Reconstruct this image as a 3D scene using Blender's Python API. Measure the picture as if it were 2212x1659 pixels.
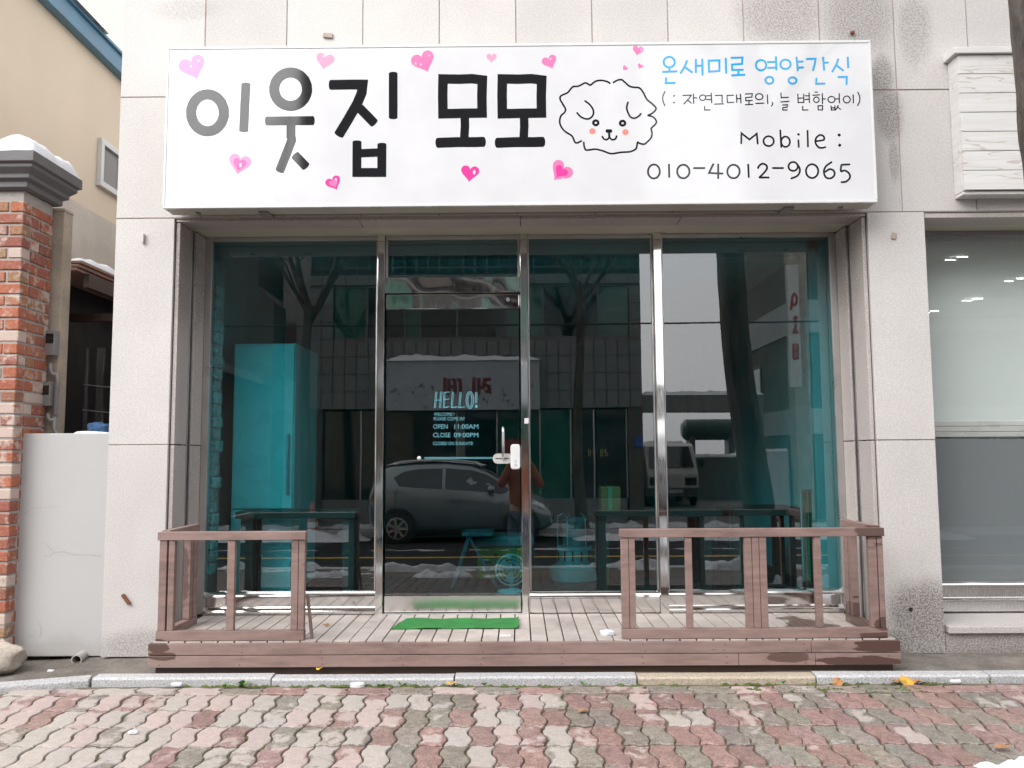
import bpy, bmesh, math, random
from mathutils import Vector, Matrix, noise as mnoise
random.seed(7)
R = math.radians
scene = bpy.context.scene
for o in list(bpy.data.objects):
    bpy.data.objects.remove(o)
# ---------------------------------------------------------------- camera
F_PX, CX, CY = 1790.0, 1106.0, 829.5              # measured on a 2212 px wide view of the photograph
CAM = Vector((0.0, -5.09, 1.28))
PITCH, YAW, ROLL = R(4.95), R(0.45), R(-0.36)
cam_data = bpy.data.cameras.new('camera')
cam = bpy.data.objects.new('camera', cam_data)
scene.collection.objects.link(cam)
cam_data.sensor_width = 36.0
cam_data.lens = F_PX / 2212.0 * 36.0
cam_data.clip_start = 0.05
cam_data.clip_end = 2000.0
cam.matrix_world = Matrix.Translation(CAM) @ Matrix.Rotation(YAW, 4, 'Z') @ Matrix.Rotation(R(90) + PITCH, 4, 'X') @ Matrix.Rotation(ROLL, 4, 'Z')
scene.camera = cam
# ---------------------------------------------------------------- sky, sun, exposure
SUN_EL, SUN_AZ = R(38), R(217)
world = bpy.data.worlds.new('World'); scene.world = world
world.use_nodes = True
wn, wl = world.node_tree.nodes, world.node_tree.links
wn.clear()
sky = wn.new('ShaderNodeTexSky'); sky.sky_type = 'NISHITA'; sky.sun_disc = False
sky.sun_elevation = SUN_EL; sky.sun_rotation = SUN_AZ
sky.dust_density = 6.0; sky.air_density = 1.0; sky.ozone_density = 1.0
hs = wn.new('ShaderNodeHueSaturation'); hs.inputs['Saturation'].default_value = 0.10
cl = wn.new('ShaderNodeMixRGB'); cl.blend_type = 'MIX'; cl.inputs[0].default_value = 0.6      # even cloud cover
cl.inputs[2].default_value = (9.6, 9.75, 10.1, 1)
bg = wn.new('ShaderNodeBackground'); bg.inputs['Strength'].default_value = 0.12
wo = wn.new('ShaderNodeOutputWorld')
wl.new(sky.outputs[0], hs.inputs['Color']); wl.new(hs.outputs[0], cl.inputs[1])
wl.new(cl.outputs[0], bg.inputs['Color']); wl.new(bg.outputs[0], wo.inputs[0])
sun_d = bpy.data.lights.new('sun', 'SUN'); sun_d.energy = 1.3; sun_d.angle = R(62); sun_d.color = (1.0, 0.97, 0.94)
sun = bpy.data.objects.new('sun', sun_d); scene.collection.objects.link(sun)
sv = Vector((math.sin(SUN_AZ) * math.cos(SUN_EL), math.cos(SUN_AZ) * math.cos(SUN_EL), math.sin(SUN_EL)))
sun.rotation_euler = sv.to_track_quat('Z', 'Y').to_euler()
sun.location = sv * 60
scene.view_settings.view_transform = 'Standard'
scene.view_settings.look = 'None'
scene.view_settings.gamma = 1.0
scene.view_settings.exposure = 1.22
scene.view_settings.use_curve_mapping = False
scene.render.engine = 'CYCLES'
scene.cycles.max_bounces = 10
scene.cycles.transparent_max_bounces = 16
scene.cycles.glossy_bounces = 6
scene.render.resolution_x, scene.render.resolution_y = 1024, 768

# ---------------------------------------------------------------- pixel -> place helpers
def ray(x, y):
    a, b = (x - CX) / F_PX, -(y - CY) / F_PX
    c, s = math.cos(ROLL), math.sin(ROLL); a, b = c * a - s * b, s * a + c * b
    d = (a, 1.0, b)
    c, s = math.cos(PITCH), math.sin(PITCH); d = (d[0], c * d[1] - s * d[2], s * d[1] + c * d[2])
    c, s = math.cos(YAW), math.sin(YAW); return (c * d[0] - s * d[1], s * d[0] + c * d[1], d[2])
def P(x, y, Y):
    d = ray(x, y); t = (Y - CAM[1]) / d[1]
    return Vector((CAM[0] + t * d[0], Y, CAM[2] + t * d[2]))
def PZ(x, y, Z):
    d = ray(x, y); t = (Z - CAM[2]) / d[2]
    return Vector((CAM[0] + t * d[0], CAM[1] + t * d[1], Z))
def PX(x, y, X):
    d = ray(x, y); t = (X - CAM[0]) / d[0]
    return Vector((X, CAM[1] + t * d[1], CAM[2] + t * d[2]))
YG = 0.42                                        # plane of the shop glass
def RF(x, y, dist):                              # something mirrored in that glass, dist metres in front of it
    p = P(x, y, YG + dist); return Vector((p.x, YG - dist, p.z))

# ---------------------------------------------------------------- mesh builder
col = scene.collection
class MB:
    def __init__(s): s.v = []; s.f = []
    def add(s, vs, fs):
        n = len(s.v); s.v += [tuple(v) for v in vs]; s.f += [tuple(i + n for i in f) for f in fs]; return s
    def box(s, x0, x1, y0, y1, z0, z1):
        if x0 > x1: x0, x1 = x1, x0
        if y0 > y1: y0, y1 = y1, y0
        if z0 > z1: z0, z1 = z1, z0
        return s.add([(x0,y0,z0),(x1,y0,z0),(x1,y1,z0),(x0,y1,z0),(x0,y0,z1),(x1,y0,z1),(x1,y1,z1),(x0,y1,z1)],
                     [(3,2,1,0),(4,5,6,7),(0,1,5,4),(1,2,6,5),(2,3,7,6),(3,0,4,7)])
    def beam(s, a, b, w, h, up=(0,0,1)):         # box of section w x h from a to b
        a, b = Vector(a), Vector(b); d = (b - a).normalized()
        u = Vector(up)
        if abs(d.dot(u)) > .98: u = Vector((0, 1, 0))
        r = d.cross(u).normalized(); u = r.cross(d)
        vs = [p + r * sx * w / 2 + u * sz * h / 2 for p in (a, b) for sx, sz in ((-1,-1),(1,-1),(1,1),(-1,1))]
        return s.add(vs, [(0,1,2,3),(7,6,5,4),(4,5,1,0),(5,6,2,1),(6,7,3,2),(7,4,0,3)])
    def prism(s, pts, y0, y1):                   # pts are (x,z) outline, extruded along y
        n = len(pts)
        vs = [(x, y0, z) for x, z in pts] + [(x, y1, z) for x, z in pts]
        return s.add(vs, [tuple(range(n)), tuple(range(2*n-1, n-1, -1))] + [(i, i+n, (i+1) % n + n, (i+1) % n) for i in range(n)])
    def prism_z(s, pts, z0, z1):
        n = len(pts)
        vs = [(x, y, z0) for x, y in pts] + [(x, y, z1) for x, y in pts]
        return s.add(vs, [tuple(range(n-1, -1, -1)), tuple(range(n, 2*n))] + [(i, (i+1) % n, (i+1) % n + n, i+n) for i in range(n)])
    def prism_x(s, pts, x0, x1):
        n = len(pts)
        vs = [(x0, y, z) for y, z in pts] + [(x1, y, z) for y, z in pts]
        return s.add(vs, [tuple(range(n-1, -1, -1)), tuple(range(n, 2*n))] + [(i, (i+1) % n, (i+1) % n + n, i+n) for i in range(n)])
    def tube(s, pts, rad, n=10, cap=True):
        pts = [Vector(p) for p in pts]
        if not isinstance(rad, (list, tuple)): rad = [rad] * len(pts)
        ref = Vector((0.13, 0.31, 0.94)); vs = []; prev = None
        for i, p in enumerate(pts):
            d = (pts[min(i+1, len(pts)-1)] - pts[max(i-1, 0)]).normalized()
            if prev is None:
                u = d.cross(ref)
                if u.length < .1: u = d.cross(Vector((1, 0, 0)))
            else: u = prev - d * prev.dot(d)
            u.normalize(); prev = u; w = d.cross(u)
            vs += [p + (u * math.cos(2*math.pi*k/n) + w * math.sin(2*math.pi*k/n)) * rad[i] for k in range(n)]
        fs = [(i*n+k, i*n+(k+1) % n, (i+1)*n+(k+1) % n, (i+1)*n+k) for i in range(len(pts)-1) for k in range(n)]
        if cap: fs += [tuple(range(n-1, -1, -1)), tuple(range((len(pts)-1)*n, len(pts)*n))]
        return s.add(vs, fs)
    def lathe(s, prof, c, n=24, axis='z'):       # prof [(r, h)]
        vs = []
        for r, h in prof:
            for k in range(n):
                a = 2*math.pi*k/n; q = (r*math.cos(a), r*math.sin(a), h)
                if axis == 'y': q = (q[0], h, q[1])
                if axis == 'x': q = (h, q[0], q[1])
                vs.append((c[0]+q[0], c[1]+q[1], c[2]+q[2]))
        m = len(prof)
        fs = [(i*n+k, i*n+(k+1) % n, (i+1)*n+(k+1) % n, (i+1)*n+k) for i in range(m-1) for k in range(n)]
        fs += [tuple(range(n-1, -1, -1)), tuple(range((m-1)*n, m*n))]
        return s.add(vs, fs)
    def grid(s, fn, nu, nv):
        vs = [fn(i/nu, j/nv) for j in range(nv+1) for i in range(nu+1)]
        fs = [(j*(nu+1)+i, j*(nu+1)+i+1, (j+1)*(nu+1)+i+1, (j+1)*(nu+1)+i) for j in range(nv) for i in range(nu)]
        return s.add(vs, fs)
    def mesh(s, name, mat, bevel=0.0, smooth=False, seg=2):
        me = bpy.data.meshes.new(name); me.from_pydata(s.v, [], s.f); me.update()
        bm = bmesh.new(); bm.from_mesh(me)
        bmesh.ops.recalc_face_normals(bm, faces=bm.faces)
        if bevel:
            es = [e for e in bm.edges if len(e.link_faces) == 2 and e.calc_face_angle(0) > R(30)]
            bmesh.ops.bevel(bm, geom=es, offset=bevel, segments=seg, profile=0.6, affect='EDGES', clamp_overlap=True)
        bm.to_mesh(me); bm.free()
        if smooth:
            for p in me.polygons: p.use_smooth = True
        if mat: me.materials.append(mat)
        return me
    def build(s, name, mat, parent=None, bevel=0.0, smooth=False, seg=2):
        return put(name, s.mesh(name, mat, bevel, smooth, seg), parent)
def put(name, me, parent=None, loc=None):
    o = bpy.data.objects.new(name, me); col.objects.link(o)
    if parent is not None: o.parent = parent
    if loc is not None: o.location = loc
    return o
def thing(name, label, cat, group=None, loc=(0, 0, 0), rotz=0.0):
    o = bpy.data.objects.new(name, None); col.objects.link(o)
    o.location = loc; o.rotation_euler = (0, 0, rotz); o.empty_display_size = .2
    return tag(o, label, cat, group)
def tag(o, label, cat, group=None):
    o['label'] = label; o['category'] = cat
    if group: o['group'] = group
    return o
def kind(o, k):
    o['kind'] = k; return o
def struct(name, parts=None):
    o = bpy.data.objects.new(name, None); col.objects.link(o); return kind(o, 'structure')

# ---------------------------------------------------------------- materials
ALBEDO = .735
class NT:
    def __init__(s, name):
        s.m = bpy.data.materials.new(name); s.m.use_nodes = True
        s.t = s.m.node_tree; s.t.nodes.clear()
        s.out = s.n('ShaderNodeOutputMaterial')
    def n(s, typ, **kw):
        nd = s.t.nodes.new(typ)
        for k, v in kw.items(): setattr(nd, k, v)
        return nd
    def l(s, a, b): s.t.links.new(a, b)
    def setin(s, nd, i, v):
        if v is None: return
        if hasattr(v, 'is_output'): s.l(v, nd.inputs[i])
        elif isinstance(v, tuple) and len(v) == 3 and nd.inputs[i].type == 'RGBA': nd.inputs[i].default_value = (*v, 1)
        else: nd.inputs[i].default_value = v
    def pos(s): return s.n('ShaderNodeNewGeometry').outputs['Position']
    def obj(s): return s.n('ShaderNodeTexCoord').outputs['Object']
    def rand(s): return s.n('ShaderNodeObjectInfo').outputs['Random']
    def math(s, op, a, b=0.0, c=None, clamp=False):
        nd = s.n('ShaderNodeMath', operation=op, use_clamp=clamp)
        s.setin(nd, 0, a); s.setin(nd, 1, b)
        if c is not None: s.setin(nd, 2, c)
        return nd.outputs[0]
    def noise(s, vec, scale, detail=3.0, rough=.55, sc=None):
        if sc:
            mp = s.n('ShaderNodeMapping'); s.l(vec, mp.inputs[0]); mp.inputs['Scale'].default_value = sc; vec = mp.outputs[0]
        nd = s.n('ShaderNodeTexNoise'); s.l(vec, nd.inputs['Vector'])
        nd.inputs['Scale'].default_value = scale; nd.inputs['Detail'].default_value = detail; nd.inputs['Roughness'].default_value = rough
        return nd.outputs[0]
    def ramp(s, v, a, b, lo=0.0, hi=1.0, smooth=True):
        nd = s.n('ShaderNodeMapRange', interpolation_type='SMOOTHSTEP' if smooth else 'LINEAR')
        s.setin(nd, 0, v); s.setin(nd, 1, a); s.setin(nd, 2, b); s.setin(nd, 3, lo); s.setin(nd, 4, hi)
        return nd.outputs[0]
    def mix(s, f, a, b, mode='MIX'):
        nd = s.n('ShaderNodeMixRGB', blend_type=mode)
        s.setin(nd, 0, f); s.setin(nd, 1, a); s.setin(nd, 2, b)
        return nd.outputs[0]
    def blob(s, vec, c, r):                      # 1 in the middle of an ellipsoid, 0 outside it
        a = s.n('ShaderNodeVectorMath', operation='SUBTRACT'); s.l(vec, a.inputs[0]); a.inputs[1].default_value = c
        b = s.n('ShaderNodeVectorMath', operation='DIVIDE'); s.l(a.outputs[0], b.inputs[0]); b.inputs[1].default_value = r
        d = s.n('ShaderNodeVectorMath', operation='LENGTH'); s.l(b.outputs[0], d.inputs[0])
        return s.ramp(d.outputs['Value'], 1.15, 0.2)
    def bump(s, h, strength=.3, dist=.01):
        nd = s.n('ShaderNodeBump'); s.l(h, nd.inputs['Height'])
        nd.inputs['Strength'].default_value = strength; nd.inputs['Distance'].default_value = dist
        return nd.outputs[0]
    def pbr(s, color, rough=.6, metal=0.0, normal=None, spec=.5, coat=0.0, coat_rough=.05, ior=None, emit=None, estr=0.0):
        p = s.n('ShaderNodeBsdfPrincipled')
        if metal < .5: color = s.mix(1.0, color, (ALBEDO,)*3, 'MULTIPLY')      # overall reflectance of matt things, set against the exposure
        s.setin(p, 'Base Color', color); s.setin(p, 'Roughness', rough); s.setin(p, 'Metallic', metal)
        p.inputs['Specular IOR Level'].default_value = spec
        p.inputs['Coat Weight'].default_value = coat; p.inputs['Coat Roughness'].default_value = coat_rough
        if ior: p.inputs['IOR'].default_value = ior
        if normal is not None: s.l(normal, p.inputs['Normal'])
        if emit: s.setin(p, 'Emission Color', emit); p.inputs['Emission Strength'].default_value = estr
        s.l(p.outputs[0], s.out.inputs[0]); return s.m
def simple(name, c, rough=.6, var=.12, scale=9.0, bump=.15, metal=0.0, spec=.5, fine=60.0, bdist=.004, pr=.05):
    t = NT(name); v = t.pos()
    n1 = t.noise(v, scale, 4); n2 = t.noise(v, fine, 3)
    f = t.math('ADD', t.math('MULTIPLY', n1, .65), t.math('MULTIPLY', n2, .35))
    k = t.math('ADD', t.ramp(f, .3, .7, 1 - var, 1 + var), t.math('MULTIPLY', t.math('SUBTRACT', t.rand(), .5), pr * 2))
    c2 = t.mix(1.0, c, k, 'MULTIPLY')
    return t.pbr(c2, t.ramp(n1, .3, .7, max(0, rough - .08), min(1, rough + .08)), metal, t.bump(n2, bump, bdist) if bump else None, spec)

def m_granite(name, base, stains=(), speck=.35, grime=True, base_dirt=None):
    t = NT(name); v = t.pos()
    s1 = t.noise(v, 95, 3, .7); s2 = t.noise(v, 190, 2, .7); big = t.noise(v, 1.6, 4)
    k = t.math('ADD', t.ramp(s1, .32, .68, 1 - speck * .5, 1 + speck * .32), t.ramp(s2, .3, .7, -speck * .25, speck * .25))
    k = t.math('ADD', k, t.math('MULTIPLY', t.math('SUBTRACT', t.rand(), .5), .10))
    k = t.math('MULTIPLY', k, t.ramp(big, .3, .75, .93, 1.04))
    c = t.mix(1.0, base, k, 'MULTIPLY')
    if stains:
        nz = t.noise(v, 4.5, 6, .7, sc=(1, 1, .45)); tot = None
        for cc, rr, st in stains:
            b = t.blob(v, cc, rr)
            b = t.math('MULTIPLY', t.ramp(t.math('ADD', b, t.math('MULTIPLY', t.math('SUBTRACT', nz, .5), .75)), .12, .95), st)
            tot = b if tot is None else t.math('MAXIMUM', tot, b)
        tot = t.math('MULTIPLY', tot, t.ramp(s1, .38, .58, 1.15, .45), clamp=True)
        c = t.mix(tot, c, (.19, .165, .15))
    if base_dirt:
        z = t.n('ShaderNodeSeparateXYZ'); t.l(v, z.inputs[0])
        dz = t.ramp(t.math('ADD', z.outputs[2], t.math('MULTIPLY', t.noise(v, 5, 4), .5)), base_dirt[0], base_dirt[1], base_dirt[2], 0)
        c = t.mix(t.math('MULTIPLY', dz, t.ramp(s1, .35, .6, 1.1, .5), clamp=True), c, (.2, .17, .145))
    return t.pbr(c, .62, 0, t.bump(s1, .12, .002))

def wall_blob(x, y, rx, rz, st):
    p = P(x, y, 0); return ((p.x, 0, p.z), (rx, .6, rz), st)
M = {}
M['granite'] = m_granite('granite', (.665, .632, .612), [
    wall_blob(1690, 30, .40, .34, .55), wall_blob(1850, 30, .34, .40, .62), wall_blob(1975, 60, .16, .36, .5), wall_blob(1905, 165, .10, .22, .75),
    wall_blob(1922, 250, .12, .26, .8), wall_blob(1932, 345, .05, .22, .6),
    wall_blob(2000, 1330, .34, .30, .95), wall_blob(1960, 1400, .4, .2, .9), wall_blob(300, 1400, .34, .15, .5), wall_blob(400, 20, .3, .12, .25)], speck=.22)
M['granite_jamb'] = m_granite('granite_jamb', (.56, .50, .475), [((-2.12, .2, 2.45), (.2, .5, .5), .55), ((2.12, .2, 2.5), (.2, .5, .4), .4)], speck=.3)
M['granite_base'] = m_granite('granite_base', (.46, .42, .40), [((2.9, 0, .0), (.7, .4, .2), .8)], speck=.75)
M['granite_sill'] = m_granite('granite_sill', (.62, .58, .56), (), speck=.3)
M['kerb'] = m_granite('kerb_granite', (.55, .545, .55), [((.95, -.48, .0), (.5, .3, .09), .5)], speck=.6)
M['kerb_rust'] = m_granite('kerb_granite_rust', (.52, .44, .34), (), speck=.5)
M['granite_far'] = m_granite('granite_far', (.20, .195, .19), (), speck=.3)
M['soffit'] = simple('soffit_paint', (.62, .58, .48), .5, .08, 3)
M['caulk'] = simple('joint_sealant', (.46, .375, .325), .8, .2, 12)
M['caulk_dark'] = simple('dark_joint', (.10, .085, .075), .8, .3, 12)
M['dirt'] = simple('ground_dirt', (.20, .175, .15), .9, .35, 6, .5, fine=40, bdist=.012)
M['asphalt'] = simple('asphalt', (.055, .055, .057), .75, .3, 3, .4, fine=120)
M['asphalt_wet'] = simple('asphalt_slush', (.038, .038, .039), .8, .4, 1.2, .3, fine=90, spec=.2)
M['yellow_paint'] = simple('yellow_road_paint', (.62, .40, .07), .6, .2, 8)
M['snow'] = simple('snow', (.86, .88, .92), .6, .05, 20, .6, fine=70, bdist=.01)
M['snow_dirty'] = simple('dirty_snow', (.66, .67, .69), .7, .22, 9, .8, fine=45, bdist=.02)
M['stone'] = simple('boulder_stone', (.52, .45, .38), .85, .3, 5, .6, fine=50, bdist=.01)
M['mortar'] = simple('mortar', (.44, .41, .38), .9, .12, 20, .4)
M['plaster'] = simple('white_plaster', (.56, .55, .545), .7, .07, 2.5, .15, fine=30)
M['tan_stucco'] = simple('tan_stucco', (.84, .69, .52), .85, .05, 1.5, .25, fine=90)
M['cream_stucco'] = simple('cream_stucco', (.66, .60, .53), .85, .06, 1.2, .2)
M['grey_stucco'] = simple('stained_stucco', (.66, .58, .50), .85, .16, 2.2, .3)
M['tan_post'] = simple('weathered_post', (.52, .44, .35), .8, .2, 5, .4, fine=60)
M['blue_metal'] = simple('blue_flashing', (.12, .27, .39), .45, .18, 6, .08)
M['brown_metal'] = simple('brown_flashing', (.42, .24, .185), .45, .10, 4, .05)
M['brown_dark'] = simple('dark_brown_frame', (.075, .042, .03), .5, .12, 4, .05)
M['black'] = simple('black_plastic', (.014, .014, .015), .5, .1, 4, 0)
M['dark_wood'] = simple('dark_table_wood', (.03, .024, .02), .5, .2, 6, .1)
M['cap_grey'] = simple('grey_cap_stone', (.16, .155, .16), .65, .12, 8, .2)
M['pvc'] = simple('grey_plastic', (.30, .28, .28), .45, .08, 8, 0)
M['pvc_pipe'] = simple('weathered_pipe', (.50, .48, .45), .45, .12, 8, 0)
M['white_paint'] = simple('white_paint', (.78, .77, .75), .5, .05, 6, .05)
M['white_gloss'] = simple('white_plastic', (.82, .82, .82), .28, .02, 6, 0)
M['lock_grey'] = simple('cream_plastic', (.62, .60, .58), .3, .03, 6, 0)
M['dark_glass'] = simple('dark_window_glass', (.012, .016, .018), .05, .05, 2, 0, spec=.8)
M['rubber'] = simple('rubber', (.018, .018, .018), .75, .15, 12, .1)
M['green_mat'] = simple('green_turf_mat', (.035, .27, .055), .95, .22, 14, .9, fine=220, bdist=.006)
M['leaf_yellow'] = simple('yellow_leaf', (.72, .42, .05), .6, .2, 40, .1)
M['leaf_brown'] = simple('dry_leaf', (.42, .20, .07), .7, .2, 40, .1)
M['weed'] = simple('weed_leaf', (.12, .26, .05), .6, .25, 40, .1)
M['moss'] = simple('moss', (.105, .135, .03), .95, .45, 25, .9, fine=160, bdist=.008)
M['litter'] = simple('white_litter', (.80, .80, .82), .6, .05, 30, 0)
M['rust'] = simple('rust_brown', (.22, .08, .035), .8, .3, 40, .2)
M['print_black'] = None
# wood-plastic boards
def m_board(name, base, wet, stains, grey):
    t = NT(name); v = t.pos()
    n = t.noise(v, 6, 5, .6, sc=(1, 1, 6)); f = t.noise(v, 45, 3)
    k = t.math('ADD', t.ramp(n, .28, .72, .76, 1.2), t.math('MULTIPLY', t.math('SUBTRACT', t.rand(), .5), .16))
    c = t.mix(1.0, base, k, 'MULTIPLY')
    c = t.mix(t.math('MULTIPLY', t.ramp(t.noise(v, 2.2, 4), .35, .7), .55), c, grey)
    nz = t.noise(v, 5.0, 5, .6, sc=(.45, 1, 3.2)); tot = None
    for cc, rr, st in stains:
        b = t.math('MULTIPLY', t.ramp(t.math('ADD', t.blob(v, cc, rr), t.math('MULTIPLY', t.math('SUBTRACT', nz, .5), 2.3)), .48, .56), st)
        tot = b if tot is None else t.math('MAXIMUM', tot, b)
    drops = t.ramp(t.noise(v, 4.0, 3, .5, sc=(.8, 1, 4.5)), .69, .73, 0, .75)
    tot = drops if tot is None else t.math('MAXIMUM', tot, drops)
    c = t.mix(tot, c, wet)
    wv = t.n('ShaderNodeTexWave', bands_direction='Z' if name != 'deck_plank' else 'X'); t.l(v, wv.inputs[0]); wv.inputs['Scale'].default_value = 40; wv.inputs['Distortion'].default_value = .2
    h = t.math('ADD', t.math('MULTIPLY', wv.outputs['Fac'], .6), t.math('MULTIPLY', f, .5))
    return t.pbr(c, t.math('SUBTRACT', .68, t.math('MULTIPLY', tot, .3)), 0, t.bump(h, .3, .002))
def db(x, y, Y, rx, rz, st, ry=.3):
    p = P(x, y, Y); return (tuple(p), (rx, ry, rz), st)
M['board'] = m_board('brown_board', (.275, .178, .155), (.105, .055, .045),
    [db(1900, 1392, -.39, .26, .07, 1), db(1870, 1425, -.39, .34, .05, 1), db(1700, 1418, -.39, .16, .04, .8), db(345, 1395, -.39, .10, .05, .9), db(350, 1415, -.39, .12, .03, .9),
     db(1880, 1150, -.37, .12, .05, .8), db(1860, 1330, -.1, .1, .16, .8), db(1905, 1345, -.37, .06, .06, .9), db(400, 1250, 0, .05, .3, .7), db(1905, 1372, -.37, .22, .03, .9)], (.36, .26, .23))
M['deck'] = m_board('deck_plank', (.54, .47, .43), (.17, .115, .095), [((1.72, -.02, .262), (.24, .30, .3), 1.0), ((1.98, -.25, .262), (.13, .22, .3), 1), ((-1.9, -.3, .262), (.18, .06, .3), .8)], (.58, .525, .49))
# street paving: colour from the paver, dry bloom in its middle
t = NT('paver'); v = t.pos(); oi = t.n('ShaderNodeObjectInfo')
sx = t.n('ShaderNodeSeparateXYZ'); t.l(v, sx.inputs[0])
at = t.n('ShaderNodeAttribute', attribute_name='ctr')
g = t.math('SUBTRACT', t.ramp(sx.outputs[0], -2.6, 1.9, .36, -.34, smooth=False), t.ramp(sx.outputs[1], -1.65, -2.0, 0, 1.2))   # the street side is still wet
n1 = t.noise(v, 5.0, 4, .6); n2 = t.noise(v, 120, 3, .7); n3 = t.noise(v, 24, 4)
dry = t.math('ADD', t.math('MULTIPLY', at.outputs['Fac'], .16), t.math('MULTIPLY', t.math('SUBTRACT', n1, .5), 1.5))
dry = t.math('ADD', t.math('ADD', dry, g), t.math('MULTIPLY', t.math('SUBTRACT', oi.outputs['Random'], .5), .75))
dry = t.math('ADD', dry, t.math('MULTIPLY', t.math('SUBTRACT', n3, .5), .6))
dry = t.ramp(dry, .07, .20)
cd = t.mix(1.0, oi.outputs['Color'], t.ramp(n2, .3, .7, .70, 1.28), 'MULTIPLY')
cd = t.mix(1.0, cd, t.ramp(t.noise(v, 30, 3), .3, .7, .78, 1.16), 'MULTIPLY')
light = t.mix(.62, t.mix(1.0, cd, (1.5, 1.5, 1.5), 'MULTIPLY'), (.495, .445, .415))
c = t.mix(dry, cd, light)
M['paver'] = t.pbr(c, t.ramp(dry, 0, 1, .55, .85), 0, t.bump(n2, .35, .003))
# brick with old whitewash
t = NT('brick'); v = t.pos(); r = t.rand()
cr = t.n('ShaderNodeValToRGB'); t.l(r, cr.inputs[0])
e = cr.color_ramp.elements; e[0].position = 0; e[0].color = (.40, .125, .075, 1); e[1].position = 1; e[1].color = (.30, .10, .07, 1)
for p_, c_ in ((.3, (.50, .17, .09)), (.55, (.33, .11, .08)), (.75, (.46, .19, .115)), (.9, (.36, .22, .12))):
    q = e.new(p_); q.color = (*c_, 1)
rr = t.math('FRACT', t.math('MULTIPLY', r, 7.31))
wn_ = t.noise(v, 13, 4, .65); fine = t.noise(v, 90, 3)
w = t.ramp(t.math('ADD', wn_, t.math('MULTIPLY', t.math('POWER', rr, 5.0), .45)), .52, .70, 0, .85)
c = t.mix(w, t.mix(1.0, cr.outputs[0], t.ramp(fine, .3, .7, .8, 1.2), 'MULTIPLY'), (.66, .55, .48))
M['brick'] = t.pbr(c, .85, 0, t.bump(t.math('ADD', fine, wn_), .5, .006))
# polished stainless
def m_steel(name, rough, wob, wscale):
    t = NT(name); v = t.pos()
    h = t.noise(v, wscale, 0); f = t.noise(v, 300, 2, sc=(1, 1, .05))
    return t.pbr(t.mix(t.ramp(t.noise(v, 3, 3), .3, .7), (.70, .685, .67), (.78, .77, .76)), t.ramp(f, .3, .7, rough, rough + .06), 1.0, t.bump(h, wob, .02))
M['steel'] = m_steel('stainless', .05, .10, 5)
M['steel_wavy'] = m_steel('stainless_dented', .02, 1.0, 3.6)
M['steel_satin'] = m_steel('stainless_worn', .16, .12, 4)
M['steel_brush'] = m_steel('stainless_satin', .22, .05, 5)
M['alu'] = simple('aluminium', (.52, .51, .50), .35, .06, 5, .02, metal=.9)
# tinted glass
def glaze(mb, name, mat, parent):                  # a pane: the coated front face reflects and tints, the other faces are clear
    o = mb.build(name, mat, parent); o.data.materials.append(M['clear'])
    for p in o.data.polygons: p.material_index = 0 if p.normal.y < -.5 else 1
    return o
t = NT('clear_pane_back'); tr = t.n('ShaderNodeBsdfTransparent'); t.l(tr.outputs[0], t.out.inputs[0]); M['clear'] = t.m
def m_glass(name, tint, ior, rough=0.0):
    t = NT(name)
    ge = t.n('ShaderNodeNewGeometry'); dt = t.n('ShaderNodeVectorMath', operation='DOT_PRODUCT'); t.l(ge.outputs['Incoming'], dt.inputs[0]); t.l(ge.outputs['Normal'], dt.inputs[1])
    graz = t.math('POWER', t.math('SUBTRACT', 1.0, t.math('ABSOLUTE', dt.outputs['Value']), clamp=True), 5.0)
    fac = t.math('ADD', ior, t.math('MULTIPLY', graz, 1 - ior))          # same reflectance seen from either side
    tr = t.n('ShaderNodeBsdfTransparent'); tr.inputs[0].default_value = (*tint, 1)
    gl = t.n('ShaderNodeBsdfGlossy'); gl.inputs['Roughness'].default_value = rough; gl.inputs[0].default_value = (1, 1, 1, 1)
    mx = t.n('ShaderNodeMixShader'); t.l(fac, mx.inputs[0]); t.l(tr.outputs[0], mx.inputs[1]); t.l(gl.outputs[0], mx.inputs[2])
    h = t.noise(t.pos(), 1.1, 2); b = t.bump(h, .006, .05); t.l(b, gl.inputs['Normal'])
    t.l(mx.outputs[0], t.out.inputs[0]); return t.m
M['teal_glass'] = m_glass('teal_tinted_glass', (.20, .78, .84), .155)
M['door_glass'] = m_glass('door_tinted_glass', (.15, .54, .60), .15)
M['clear_glass'] = m_glass('clear_glass', (.95, .98, .97), .05)
M['film'] = m_glass('plastic_film', (.93, .93, .93), .04, .12)
# sign face and print
def m_print(name, c, rough=.06):
    t = NT(name); n = t.noise(t.pos(), 3, 3)
    return t.pbr(t.mix(1.0, c, t.ramp(n, .3, .7, .96, 1.04), 'MULTIPLY'), rough, 0, t.bump(t.noise(t.pos(), 1.2, 1), .03, .02), ior=1.5)
M['sign_white'] = m_print('sign_film_white', (.80, .80, .82))
M['print_black'] = m_print('print_black', (.014, .014, .017))
M['print_blue'] = m_print('print_blue', (.02, .42, .82))
M['print_pale'] = m_print('print_pale_pink', (.88, .42, .60))
M['print_pink'] = m_print('print_pink', (.86, .24, .50))
M['print_hot'] = m_print('print_hot_pink', (.84, .07, .38))
M['print_blush'] = m_print('print_blush', (.88, .30, .26))
M['decal'] = simple('cut_vinyl', (.13, .42, .50), .6, .04, 6, 0)
M['lightbox_side'] = simple('cream_sheet_metal', (.62, .58, .50), .5, .06, 3, .02)

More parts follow.
